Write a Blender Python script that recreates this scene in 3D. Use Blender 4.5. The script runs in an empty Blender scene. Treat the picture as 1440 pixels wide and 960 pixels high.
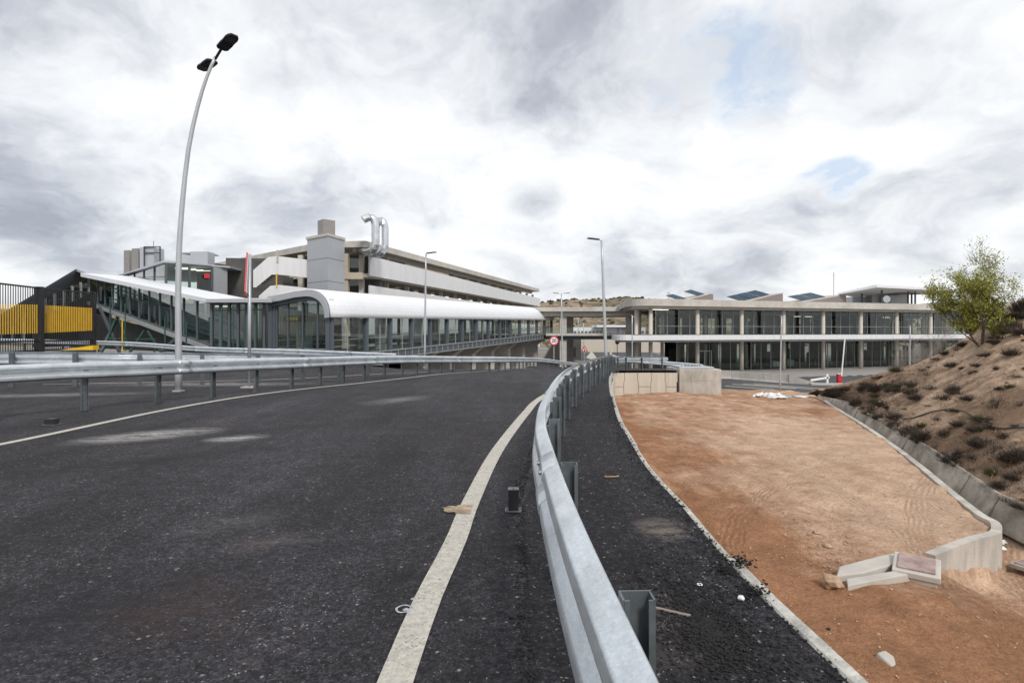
import bpy, math, random
from mathutils import Vector, noise
random.seed(7)
R = math.radians
C = bpy.context.scene.collection
F, HZ, CZ = 800.0, 466.0, 1.5

# ------------------------------------------------------------------ helpers
def P(u, v, y):                       # photo point at real depth y
    return Vector(((u-720)/F*y, y, CZ+(HZ-v)/F*y))
def PX(u, y, z=0): return Vector(((u-720)/F*y, y, z))
def lerp(a, b, t): return a+(b-a)*t
def interp(x, tab):
    if x <= tab[0][0]: return tab[0][1]
    for (a, va), (b, vb) in zip(tab, tab[1:]):
        if x <= b: return va+(vb-va)*(x-a)/(b-a)
    return tab[-1][1]
def smoothtab(x, tab, w=1.2):
    return (interp(x-w, tab)+2*interp(x, tab)+interp(x+w, tab))/4
def deck_z(y):
    return smoothtab(y, [(13,0),(18.5,-.13),(24,-.3),(30,-.6),(38,-1.0),(43,-1.27),(50,-1.9),(62,-3.15)])
def dz(x, y):
    if y > 36: return deck_z(y)
    k = min(1, max(0, (x+15)/9)); k = k*k*(3-2*k)
    return deck_z(y)*k
def G(u, v, plane=None):
    if plane is not None:
        y = F*(CZ-plane)/(v-HZ); return PX(u, y, plane)
    y = F*CZ/(v-HZ)
    for _ in range(60):
        x = (u-720)/F*y
        y = .6*y+.4*F*(CZ-dz(x, y))/(v-HZ)
    x = (u-720)/F*y
    return Vector((x, y, dz(x, y)))
def catmull(pts, step=.3):
    pts = [Vector(p) for p in pts]; out = []
    for i in range(len(pts)-1):
        p0 = pts[max(i-1, 0)]; p1 = pts[i]; p2 = pts[i+1]; p3 = pts[min(i+2, len(pts)-1)]
        n = max(2, int((p2-p1).length/step))
        for k in range(n):
            t = k/n
            out.append(.5*((2*p1)+(p2-p0)*t+(2*p0-5*p1+4*p2-p3)*t*t+(3*p1-p0-3*p2+p3)*t**3))
    out.append(pts[-1]); return out
def walk(path, spacing, start=0):
    """points and directions at regular arc length"""
    out = []; need = start; d = 0
    for a, b in zip(path, path[1:]):
        L = (b-a).length
        while need <= d+L and L > 1e-9:
            out.append((a.lerp(b, (need-d)/L), (b-a).normalized())); need += spacing
        d += L
    return out

class MB:
    def __init__(s): s.v = []; s.f = []
    def face(s, *pts):
        n = len(s.v); s.v += [tuple(p) for p in pts]; s.f.append(tuple(range(n, n+len(pts)))); return s
    def box(s, c, size, rz=0, axes=None):
        c = Vector(c)
        if axes: ax = axes
        else: ax = (Vector((math.cos(rz), math.sin(rz), 0)), Vector((-math.sin(rz), math.cos(rz), 0)), Vector((0, 0, 1)))
        h = [x/2 for x in size]; n = len(s.v)
        for k in (-1, 1):
            for i, j in ((-1,-1),(1,-1),(1,1),(-1,1)):
                s.v.append(tuple(c+ax[0]*i*h[0]+ax[1]*j*h[1]+ax[2]*k*h[2]))
        for q in ((3,2,1,0),(4,5,6,7),(0,1,5,4),(1,2,6,5),(2,3,7,6),(3,0,4,7)): s.f.append(tuple(n+i for i in q))
        return s
    def prism(s, poly, z0, z1):      # z0,z1 number or list
        m = len(poly); n = len(s.v)
        g = lambda z, i: z[i] if isinstance(z, (list, tuple)) else z
        area = sum(poly[i][0]*poly[(i+1)%m][1]-poly[(i+1)%m][0]*poly[i][1] for i in range(m))
        idx = list(range(m))
        if area < 0: idx = idx[::-1]
        for i in idx: s.v.append((poly[i][0], poly[i][1], g(z0, i)))
        for i in idx: s.v.append((poly[i][0], poly[i][1], g(z1, i)))
        s.f.append(tuple(n+i for i in range(m))[::-1]); s.f.append(tuple(n+m+i for i in range(m)))
        for i in range(m):
            j = (i+1) % m; s.f.append((n+i, n+j, n+m+j, n+m+i))
        return s
    def wall(s, p, q, th, z0, z1, side=0):   # z0,z1 numbers or (zp,zq); side -1/0/1 offset
        p = Vector((p[0], p[1])); q = Vector((q[0], q[1])); d = (q-p).normalized(); nn = Vector((-d.y, d.x))
        a = nn*(th*(.5+side*.5)); b = -nn*(th*(.5-side*.5))
        g = lambda z, i: z[i] if isinstance(z, (list, tuple)) else z
        return s.prism([p+a, p+b, q+b, q+a], [g(z0,0), g(z0,0), g(z0,1), g(z0,1)], [g(z1,0), g(z1,0), g(z1,1), g(z1,1)])
    def bar(s, a, b, w, h=None, up=Vector((0,0,1))):
        a = Vector(a); b = Vector(b); h = h or w; d = (b-a)
        L = d.length; d.normalize()
        if abs(d.dot(up)) > .98: up = Vector((0, 1, 0))
        sd = d.cross(up).normalized(); u2 = sd.cross(d).normalized()
        return s.box((a+b)/2, (w, L, h), axes=(sd, d, u2))
    def tube(s, path, r, n=10, caps=True):
        path = [Vector(p) for p in path]; rr = r if isinstance(r, (list, tuple)) else [r]*len(path)
        base = len(s.v); ref = None
        for i, p in enumerate(path):
            d = (path[min(i+1, len(path)-1)]-path[max(i-1, 0)]).normalized()
            if ref is None: ref = Vector((1, 0, 0)) if abs(d.x) < .9 else Vector((0, 1, 0))
            a = d.cross(ref).normalized(); b = d.cross(a).normalized(); ref = -d.cross(a).cross(d) if False else ref
            for k in range(n):
                t = 2*math.pi*k/n; s.v.append(tuple(p+(a*math.cos(t)+b*math.sin(t))*rr[i]))
        for i in range(len(path)-1):
            for k in range(n):
                k2 = (k+1) % n
                s.f.append((base+i*n+k, base+i*n+k2, base+(i+1)*n+k2, base+(i+1)*n+k))
        if caps:
            s.f.append(tuple(base+k for k in range(n))[::-1]); e = base+(len(path)-1)*n
            s.f.append(tuple(e+k for k in range(n)))
        return s
    def sweep(s, path, prof, close=True):
        """prof: list of (lateral n, z). lateral measured to the left of travel"""
        base = len(s.v); m = len(prof)
        for i, p in enumerate(path):
            d = (path[min(i+1, len(path)-1)]-path[max(i-1, 0)]); d.z = 0; d.normalize()
            nn = Vector((-d.y, d.x, 0))
            for (a, z) in prof: s.v.append(tuple(p+nn*a+Vector((0, 0, z))))
        for i in range(len(path)-1):
            for k in range(m if close else m-1):
                k2 = (k+1) % m
                s.f.append((base+i*m+k, base+i*m+k2, base+(i+1)*m+k2, base+(i+1)*m+k))
        if close:
            s.f.append(tuple(base+k for k in range(m))[::-1]); e = base+(len(path)-1)*m; s.f.append(tuple(e+k for k in range(m)))
        return s
    def poly3(s, pts, off):          # extruded 3D polygon
        n = len(s.v); m = len(pts); off = Vector(off)
        s.v += [tuple(Vector(p)) for p in pts]+[tuple(Vector(p)+off) for p in pts]
        s.f.append(tuple(range(n, n+m))[::-1]); s.f.append(tuple(range(n+m, n+2*m)))
        for i in range(m):
            j = (i+1) % m; s.f.append((n+i, n+j, n+m+j, n+m+i))
        return s
    def blob(s, c, r, sub=1, jag=.3, squash=1):
        ico = ICO[sub]; n = len(s.v); c = Vector(c); sd = random.random()*100
        for q in ico[0]:
            k = 1+jag*noise.noise(Vector(q)*1.7+Vector((sd, sd, sd)))*1.6
            s.v.append((c.x+q[0]*r*k, c.y+q[1]*r*k, c.z+q[2]*r*k*squash))
        s.f += [tuple(n+i for i in f) for f in ico[1]]; return s
    def build(s, name, mat, parent=None, smooth=False, bevel=0):
        me = bpy.data.meshes.new(name); me.from_pydata(s.v, [], s.f); me.update()
        if mat: me.materials.append(mat)
        if smooth:
            me.polygons.foreach_set('use_smooth', [True]*len(me.polygons))
        o = bpy.data.objects.new(name, me); C.objects.link(o)
        if parent is not None:
            o.parent = parent; o.matrix_parent_inverse = Matrix.Translation(-Vector(parent_loc(parent)))
        if bevel:
            b = o.modifiers.new('bevel', 'BEVEL'); b.width = bevel; b.segments = 2; b.limit_method = 'ANGLE'
        return o
from mathutils import Matrix
def parent_loc(p):
    l = Vector(p.location)
    return l
ICO = {}
def mkico():
    import bmesh
    for sub in (1, 2):
        bm = bmesh.new(); bmesh.ops.create_icosphere(bm, subdivisions=sub, radius=1)
        ICO[sub] = ([tuple(v.co) for v in bm.verts], [tuple(v.index for v in f.verts) for f in bm.faces]); bm.free()
mkico()
def tag(o, label=None, cat=None, group=None, kind=None):
    if label: o['label'] = label
    if cat: o['category'] = cat
    if group: o['group'] = group
    if kind: o['kind'] = kind
    return o
def thing(name, loc, label, cat, group=None):
    o = bpy.data.objects.new(name, None); C.objects.link(o); o.location = loc; o.empty_display_size = .2
    return tag(o, label, cat, group)
def part(mb, name, mat, parent, **k):
    """parts are modelled in world coordinates; sub-parts share the zero of their part"""
    o = mb.build(name, mat, None, **k)
    o.parent = parent
    if parent.type == 'EMPTY': o.matrix_parent_inverse = Matrix.Translation(-Vector(parent.location))
    return o
def copy_thing(src, loc, rz=0, label=None):
    r = src.copy(); C.objects.link(r); r.location = loc; r.rotation_euler = (0, 0, rz)
    if label: r['label'] = label
    for ch in list(src.children):
        c = ch.copy(); C.objects.link(c); c.parent = r
        for g in ch.children:
            d = g.copy(); C.objects.link(d); d.parent = c
    return r

# ------------------------------------------------------------------ materials
def newmat(name):
    m = bpy.data.materials.new(name); m.use_nodes = True; nt = m.node_tree
    return m, nt, nt.nodes, nt.links, nt.nodes['Principled BSDF']
def mat(name, col, rough=.6, metal=0, var=.12, scale=3, bump=0, bscale=60, stretch=None, var2=0, scale2=.4, spec=None):
    m, nt, N, L, B = newmat(name)
    tc = N.new('ShaderNodeTexCoord'); mp = N.new('ShaderNodeMapping'); L.new(tc.outputs['Object'], mp.inputs[0])
    if stretch: mp.inputs['Scale'].default_value = stretch
    n = N.new('ShaderNodeTexNoise'); n.inputs['Scale'].default_value = scale; n.inputs['Detail'].default_value = 6
    n.inputs['Roughness'].default_value = .65
    L.new(mp.outputs[0], n.inputs['Vector'])
    r = N.new('ShaderNodeMapRange'); r.inputs[1].default_value = .3; r.inputs[2].default_value = .7
    r.inputs[3].default_value = 1-var; r.inputs[4].default_value = 1+var; L.new(n.outputs[0], r.inputs[0])
    cur = r.outputs[0]
    if var2:
        n2 = N.new('ShaderNodeTexNoise'); n2.inputs['Scale'].default_value = scale2; n2.inputs['Detail'].default_value = 3
        L.new(tc.outputs['Object'], n2.inputs['Vector'])
        r2 = N.new('ShaderNodeMapRange'); r2.inputs[1].default_value = .35; r2.inputs[2].default_value = .65
        r2.inputs[3].default_value = 1-var2; r2.inputs[4].default_value = 1+var2; L.new(n2.outputs[0], r2.inputs[0])
        mu = N.new('ShaderNodeMath'); mu.operation = 'MULTIPLY'; L.new(cur, mu.inputs[0]); L.new(r2.outputs[0], mu.inputs[1]); cur = mu.outputs[0]
    vm = N.new('ShaderNodeVectorMath'); vm.operation = 'SCALE'; vm.inputs[0].default_value = col; L.new(cur, vm.inputs['Scale'])
    L.new(vm.outputs[0], B.inputs['Base Color'])
    B.inputs['Roughness'].default_value = rough; B.inputs['Metallic'].default_value = metal
    if spec is not None: B.inputs['Specular IOR Level'].default_value = spec
    if bump:
        nb = N.new('ShaderNodeTexNoise'); nb.inputs['Scale'].default_value = bscale; nb.inputs['Detail'].default_value = 5
        L.new(tc.outputs['Object'], nb.inputs['Vector'])
        bp = N.new('ShaderNodeBump'); bp.inputs['Strength'].default_value = bump; bp.inputs['Distance'].default_value = .02
        L.new(nb.outputs[0], bp.inputs['Height']); L.new(bp.outputs[0], B.inputs['Normal'])
    return m
def glassmat(name, tint=(.55,.62,.6), refl=.9, rough=.02):
    m, nt, N, L, B = newmat(name); N.remove(B)
    out = N['Material Output']; t = N.new('ShaderNodeBsdfTransparent'); t.inputs[0].default_value = (*tint, 1)
    g = N.new('ShaderNodeBsdfGlossy'); g.inputs['Roughness'].default_value = rough; g.inputs[0].default_value = (refl, refl, refl, 1)
    fr = N.new('ShaderNodeFresnel'); ge = N.new('ShaderNodeNewGeometry'); mi = N.new('ShaderNodeMath'); mi.operation = 'MULTIPLY_ADD'; L.new(ge.outputs['Backfacing'], mi.inputs[0]); mi.inputs[1].default_value = 1/1.5-1.5; mi.inputs[2].default_value = 1.5; L.new(mi.outputs[0], fr.inputs[0])
    mx = N.new('ShaderNodeMixShader'); L.new(fr.outputs[0], mx.inputs[0]); L.new(t.outputs[0], mx.inputs[1]); L.new(g.outputs[0], mx.inputs[2])
    L.new(mx.outputs[0], out.inputs[0]); return m
def mathn(N, L, op, a, b=None, c=None, clamp=False):
    n = N.new('ShaderNodeMath'); n.operation = op; n.use_clamp = clamp
    for i, x in enumerate((a, b, c)):
        if x is None: continue
        if isinstance(x, (int, float)): n.inputs[i].default_value = x
        else: L.new(x, n.inputs[i])
    return n.outputs[0]
def mixc(N, L, f, a, b):
    n = N.new('ShaderNodeMix'); n.data_type = 'RGBA'
    for s, x in ((0, f), (6, a), (7, b)):
        if isinstance(x, (int, float)): n.inputs[s].default_value = x
        elif isinstance(x, tuple): n.inputs[s].default_value = (*x, 1)
        else: L.new(x, n.inputs[s])
    return n.outputs[2]
def ntex(N, L, vec, scale, detail=4, rough=.6):
    n = N.new('ShaderNodeTexNoise'); n.inputs['Scale'].default_value = scale; n.inputs['Detail'].default_value = detail
    n.inputs['Roughness'].default_value = rough; L.new(vec, n.inputs['Vector']); return n.outputs[0]
def rng(N, L, x, a, b, c=0., d=1.):
    n = N.new('ShaderNodeMapRange'); L.new(x, n.inputs[0])
    for i, q in enumerate((a, b, c, d)): n.inputs[i+1].default_value = q
    return n.outputs[0]
def mapping(N, L, vec, loc=(0,0,0), rot=(0,0,0), sc=(1,1,1)):
    n = N.new('ShaderNodeMapping'); n.vector_type = 'POINT'; L.new(vec, n.inputs[0])
    n.inputs['Location'].default_value = loc; n.inputs['Rotation'].default_value = rot; n.inputs['Scale'].default_value = sc
    return n.outputs[0]

def asphalt(name, base, stains=(), k=1., bumps=.6, contrast=1.):
    m, nt, N, L, B = newmat(name)
    tc = N.new('ShaderNodeTexCoord'); V = tc.outputs['Object']
    g1 = ntex(N, L, V, 26*k, 5, .75); g2 = ntex(N, L, V, 75*k, 3, .8); big = ntex(N, L, V, .33, 5, .65); mid = ntex(N, L, V, 2.1, 6, .7)
    streak = ntex(N, L, mapping(N, L, V, rot=(0,0,R(-22)), sc=(1.1,.13,1)), 1.0, 7, .68)
    patch = mathn(N, L, 'MULTIPLY', rng(N, L, big, .35, .65, .72, 1.35), rng(N, L, mid, .3, .7, .75, 1.28))
    patch = mathn(N, L, 'MULTIPLY', patch, rng(N, L, streak, .35, .68, .7, 1.75))
    grain = mathn(N, L, 'MULTIPLY', rng(N, L, g1, .34, .66, 1-.55*contrast, 1+.6*contrast), rng(N, L, g2, .36, .64, 1-.5*contrast, 1+.7*contrast))
    def cells(sc):
        v = N.new('ShaderNodeTexVoronoi'); v.inputs['Scale'].default_value = sc; L.new(V, v.inputs['Vector'])
        q = N.new('ShaderNodeSeparateColor'); L.new(v.outputs['Color'], q.inputs[0]); return q.outputs[0], v.outputs['Distance']
    cA, dA = cells(85*k); cB, dB = cells(34*k); cC, dC = cells(15*k)
    grain = mathn(N, L, 'MULTIPLY', grain, rng(N, L, cA, 0, 1, .45, 1.55)); grain = mathn(N, L, 'MULTIPLY', grain, rng(N, L, cB, 0, 1, .6, 1.4)); grain = mathn(N, L, 'MULTIPLY', grain, rng(N, L, cC, 0, 1, .8, 1.2))
    f = mathn(N, L, 'MULTIPLY', patch, grain)
    vm = N.new('ShaderNodeVectorMath'); vm.operation = 'SCALE'; vm.inputs[0].default_value = base; L.new(f, vm.inputs['Scale'])
    # exposed pale aggregate, denser where worn
    amt = mathn(N, L, 'MULTIPLY', rng(N, L, streak, .42, .62, .15, 1), rng(N, L, mid, .38, .6, .25, 1))
    sp = mathn(N, L, 'MULTIPLY', rng(N, L, g2, .58, .68), amt)
    sp2 = rng(N, L, ntex(N, L, V, 42*k, 2, .6), .685, .71)
    pa = mathn(N, L, 'MULTIPLY', mathn(N, L, 'GREATER_THAN', cA, .965), mathn(N, L, 'LESS_THAN', dA, .42))
    pb = mathn(N, L, 'MULTIPLY', mathn(N, L, 'GREATER_THAN', cB, .986), mathn(N, L, 'LESS_THAN', dB, .33))
    col = mixc(N, L, mathn(N, L, 'MULTIPLY', sp, .5), vm.outputs[0], (.18,.17,.165))
    col = mixc(N, L, mathn(N, L, 'MULTIPLY', pa, mathn(N, L, 'MULTIPLY', amt, .9)), col, (.36,.34,.32)); col = mixc(N, L, mathn(N, L, 'MULTIPLY', pb, .7), col, (.30,.28,.26))
    col = mixc(N, L, mathn(N, L, 'MULTIPLY', sp2, .8), col, (.30,.28,.26))
    red = rng(N, L, ntex(N, L, V, .9, 4, .6), .58, .72); col = mixc(N, L, mathn(N, L, 'MULTIPLY', red, .25), col, (.075,.045,.04))
    for (x, y, rx, ry, rot, am, c) in stains:
        q = mapping(N, L, V, loc=(-x, -y, 0)); q = mapping(N, L, q, rot=(0,0,-rot)); q = mapping(N, L, q, sc=(1/rx, 1/ry, 0))
        ln = N.new('ShaderNodeVectorMath'); ln.operation = 'LENGTH'; L.new(q, ln.inputs[0])
        mk = rng(N, L, ln.outputs['Value'], 1, .1, 0, 1)
        nn = ntex(N, L, mapping(N, L, V, rot=(0,0,-rot), sc=(.5,2.2,1)), 3.4, 9, .8)
        mk = mathn(N, L, 'MULTIPLY', mk, rng(N, L, mathn(N, L, 'ADD', mathn(N, L, 'MULTIPLY', nn, .75), mathn(N, L, 'MULTIPLY', g1, .25)), .42, .55, 0, am))
        col = mixc(N, L, mk, col, c)
    L.new(col, B.inputs['Base Color']); B.inputs['Roughness'].default_value = .8; B.inputs['Specular IOR Level'].default_value = .28
    hh = mathn(N, L, 'ADD', mathn(N, L, 'MULTIPLY', g1, 1.0), mathn(N, L, 'MULTIPLY', g2, .6))
    bp = N.new('ShaderNodeBump'); bp.inputs['Strength'].default_value = bumps; bp.inputs['Distance'].default_value = .015
    L.new(hh, bp.inputs['Height']); L.new(bp.outputs[0], B.inputs['Normal'])
    return m

D = (.42,.40,.39)
g1 = G(210, 612); g2 = G(332, 616); g3 = G(560, 562); g4 = G(320, 735); g5 = G(390, 760); g6 = G(250,690)
M = {}
M['road'] = asphalt('asphalt_road', (.0175,.0163,.0195), stains=[(g1.x, g1.y, 1.1, .55, R(35), 1., D), (g2.x, g2.y, .5, .3, R(30), .9, D),
     (g3.x, g3.y, 1.2, .5, R(60), .4, D), (g4.x, g4.y, .5, .25, R(30), .12, D), (g5.x, g5.y, .4, .25, R(30), .12, D), (-9, 17, 4, 1, R(10), .6, D), (G(150,655).x, G(150,655).y, 3.2, .35, R(32), .9, (.009,.009,.010)), (G(420,600).x, G(420,600).y, 3.6, .3, R(38), .8, (.012,.012,.013)), (G(80,860).x, G(80,860).y, 1.2, .7, R(20), .8, (.008,.008,.012)), (G(250,850).x, G(250,850).y, .5, .5, 0, .6, (.05,.028,.022)), (-11, 13.5, 2.5, .6, R(15), .5, D)])
M['shoulder'] = asphalt('asphalt_shoulder', (.0095,.009,.0115), k=.8, bumps=1.0, contrast=1.2,
     stains=[(G(930,745).x, G(930,745).y, .25, .3, 0, .9, (.22,.18,.15)), (G(925,645).x, G(925,645).y, .3, .5, 0, .6, (.2,.17,.15)), (.75, 2.9, .3, .5, 0, .5, (.16,.13,.12))])
def linepaint():
    m, nt, N, L, B = newmat('road_paint'); tc = N.new('ShaderNodeTexCoord'); V = tc.outputs['Object']
    a = ntex(N, L, V, 75, 4, .7); b = ntex(N, L, V, 3, 4, .6)
    k = rng(N, L, mathn(N, L, 'ADD', a, mathn(N, L, 'MULTIPLY', b, .25)), .72, .77)
    c = ntex(N, L, V, 25, 4, .7); base = mixc(N, L, rng(N, L, c, .35, .65), (.36,.34,.30), (.54,.51,.45))
    L.new(mixc(N, L, mathn(N, L, 'MULTIPLY', k, .8), base, (.06,.055,.05)), B.inputs['Base Color']); B.inputs['Roughness'].default_value = .75
    bp = N.new('ShaderNodeBump'); bp.inputs['Strength'].default_value = .5; bp.inputs['Distance'].default_value = .006; L.new(a, bp.inputs['Height']); L.new(bp.outputs[0], B.inputs['Normal']); return m
M['line'] = linepaint()
def galvmat():
    m, nt, N, L, B = newmat('galvanised_steel'); tc = N.new('ShaderNodeTexCoord'); V = tc.outputs['Object']
    v = N.new('ShaderNodeTexVoronoi'); v.inputs['Scale'].default_value = 120; L.new(V, v.inputs['Vector'])
    q = N.new('ShaderNodeSeparateColor'); L.new(v.outputs['Color'], q.inputs[0])
    sm = ntex(N, L, V, 1.6, 6, .7); st = ntex(N, L, mapping(N, L, V, sc=(1,1,6)), 7, 6, .7)
    f = mathn(N, L, 'MULTIPLY', rng(N, L, q.outputs[0], 0, 1, .92, 1.07), rng(N, L, sm, .35, .65, .82, 1.12)); f = mathn(N, L, 'MULTIPLY', f, rng(N, L, st, .3, .7, .85, 1.12))
    vm = N.new('ShaderNodeVectorMath'); vm.operation = 'SCALE'; vm.inputs[0].default_value = (.60,.645,.68); L.new(f, vm.inputs['Scale'])
    scr = rng(N, L, ntex(N, L, mapping(N, L, V, sc=(1,.25,1)), 18, 6, .8), .66, .70)
    L.new(mixc(N, L, mathn(N, L, 'MULTIPLY', scr, .6), vm.outputs[0], (.16,.155,.15)), B.inputs['Base Color'])
    L.new(rng(N, L, q.outputs[1], 0, 1, .30, .42), B.inputs['Roughness']); B.inputs['Metallic'].default_value = .55
    return m
M['galv'] = galvmat()
M['galvpost'] = mat('galvanised_post', (.15,.17,.18), .40, .6, var=.3, scale=7, var2=.2, scale2=1)
M['bolt'] = mat('bolt_steel', (.2,.2,.2), .5, .8)
M['pole'] = mat('lamp_pole_steel', (.46,.48,.50), .45, .4, var=.08, scale=2)
M['black'] = mat('black_paint', (.018,.018,.02), .5, var=.2)
M['lens'] = mat('lamp_lens', (.07,.07,.07), .2)
M['conc'] = mat('concrete_pale', (.46,.43,.39), .85, var=.1, scale=2.5, bump=.25, bscale=30, var2=.12, scale2=.5)
M['concstain'] = mat('concrete_stained', (.43,.40,.36), .88, var=.28, scale=2.2, bump=.4, bscale=25, var2=.15, scale2=.8, stretch=(1,1,.35))
M['concwall'] = mat('concrete_panel', (.52,.47,.40), .88, var=.10, scale=1.6, bump=.3, bscale=40, stretch=(3,3,.3))
M['kerb'] = mat('kerb_concrete', (.42,.405,.37), .88, var=.45, scale=9, bump=.5, bscale=40, var2=.15, scale2=1.5)
M['conccol'] = mat('concrete_column', (.50,.46,.41), .85, var=.08, scale=1.5)
M['white'] = mat('white_cladding', (.72,.73,.76), .45, var=.03, scale=.6)
M['band'] = mat('metal_band', (.68,.675,.68), .5, .15, var=.07, scale=1.2, stretch=(2.5,2.5,.15))
M['greymetal'] = mat('grey_cladding', (.40,.415,.44), .5, .2, var=.04, scale=.8)
M['dgrey'] = mat('dark_grey_steel', (.055,.065,.075), .5, var=.1)
M['mullion'] = mat('blue_grey_mullion', (.085,.10,.12), .5, var=.06)
M['alu'] = mat('aluminium_mullion', (.38,.39,.39), .45, .3, var=.05)
M['green'] = mat('dark_green_steel', (.02,.07,.055), .5, var=.1)
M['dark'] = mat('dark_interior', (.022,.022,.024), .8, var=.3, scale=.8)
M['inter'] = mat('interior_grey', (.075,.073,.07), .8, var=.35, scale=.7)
M['floorin'] = mat('interior_floor', (.12,.12,.125), .55, var=.15)
M['glass'] = glassmat('facade_glass', (.76,.83,.80), .9)
M['glassc'] = glassmat('clear_glass', (.93,.96,.95), .9)
M['yellow'] = mat('yellow_paint', (.62,.36,.02), .5, var=.12)
M['kyellow'] = mat('yellow_kerb_paint', (.75,.45,.02), .5, var=.1)
M['red'] = mat('red_paint', (.5,.02,.03), .45, var=.06)
M['signwhite'] = mat('sign_white', (.75,.75,.75), .4, var=.02)
M['duct'] = mat('duct_metal', (.62,.64,.66), .27, .9, var=.12, scale=1.5)
M['beige'] = mat('beige_wall', (.48,.41,.32), .8, var=.05)
M['solar'] = mat('solar_glass', (.035,.06,.09), .15, var=.3, scale=2)
M['brownmetal'] = mat('brown_grey_cladding', (.20,.17,.165), .6, var=.05)
M['bark'] = mat('tree_bark', (.09,.065,.05), .9, var=.3, scale=20)
M['leaf'] = mat('young_leaf', (.29,.30,.055), .65, var=.55, scale=5)
M['palebark'] = mat('pale_bark', (.28,.24,.21), .9, var=.2, scale=10)
M['dry'] = mat('dry_twig', (.060,.046,.036), .9, var=.5, scale=9)
M['drygreen'] = mat('weed_leaf', (.075,.07,.03), .9, var=.5, scale=9)
M['stone'] = mat('loose_stone', (.38,.26,.175), .9, var=.3, scale=12)
M['clod'] = mat('asphalt_clod', (.009,.0085,.009), .9, var=.4, scale=30)
M['bag'] = mat('white_plastic', (.72,.74,.72), .5, var=.15, scale=6)
M['hose'] = mat('hose_black', (.02,.02,.02), .6)
M['rust'] = mat('rusty_iron', (.33,.24,.22), .8, var=.35, scale=6, bump=.3)
M['wood'] = mat('weathered_wood', (.42,.28,.18), .85, var=.25, scale=12)
M['pave'] = mat('plaza_paving', (.27,.255,.24), .85, var=.12, scale=1.2, bump=.1)
M['plain'] = mat('ground_surface', (.19,.175,.155), .9, var=.2, scale=.5, var2=.2, scale2=.06)
M['lowroad'] = mat('lower_asphalt', (.055,.055,.062), .8, var=.2, scale=2, var2=.2, scale2=.2)
M['bush'] = mat('hill_scrub', (.075,.062,.035), .95, var=.6, scale=.15)

# glazed barrel tiles: fine grid lines on white roof
def gridwhite():
    m, nt, N, L, B = newmat('white_tiled_roof')
    uv = N.new('ShaderNodeUVMap'); br = N.new('ShaderNodeTexBrick'); br.offset = 0
    L.new(uv.outputs[0], br.inputs[0]); br.inputs['Scale'].default_value = 1
    br.inputs['Color1'].default_value = (.74,.75,.78,1); br.inputs['Color2'].default_value = (.70,.71,.74,1); br.inputs['Mortar'].default_value = (.66,.67,.70,1)
    br.inputs['Mortar Size'].default_value = .022; br.inputs['Brick Width'].default_value = .42; br.inputs['Row Height'].default_value = .26
    L.new(br.outputs[0], B.inputs['Base Color']); B.inputs['Roughness'].default_value = .5; return m
M['tiles'] = gridwhite()
def louvre(name, c1, c2, s):
    m, nt, N, L, B = newmat(name); tc = N.new('ShaderNodeTexCoord')
    w = N.new('ShaderNodeTexWave'); w.wave_type = 'BANDS'; w.bands_direction = 'Z'; w.inputs['Scale'].default_value = s
    L.new(tc.outputs['Object'], w.inputs[0]); L.new(mixc(N, L, w.outputs[1], c1, c2), B.inputs['Base Color']); B.inputs['Roughness'].default_value = .5
    bp = N.new('ShaderNodeBump'); bp.inputs['Distance'].default_value = .05; L.new(w.outputs[1], bp.inputs['Height']); L.new(bp.outputs[0], B.inputs['Normal']); return m
M['louvre'] = mat('louvre_metal', (.26,.245,.235), .5, .2, var=.25, scale=3, stretch=(.3,.3,9))
def emit(name, col, s):
    m, nt, N, L, B = newmat(name); B.inputs['Emission Color'].default_value = (*col, 1); B.inputs['Emission Strength'].default_value = s; return m
M['light'] = emit('fluorescent_lamp', (1,.93,.78), 1.4)

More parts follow.
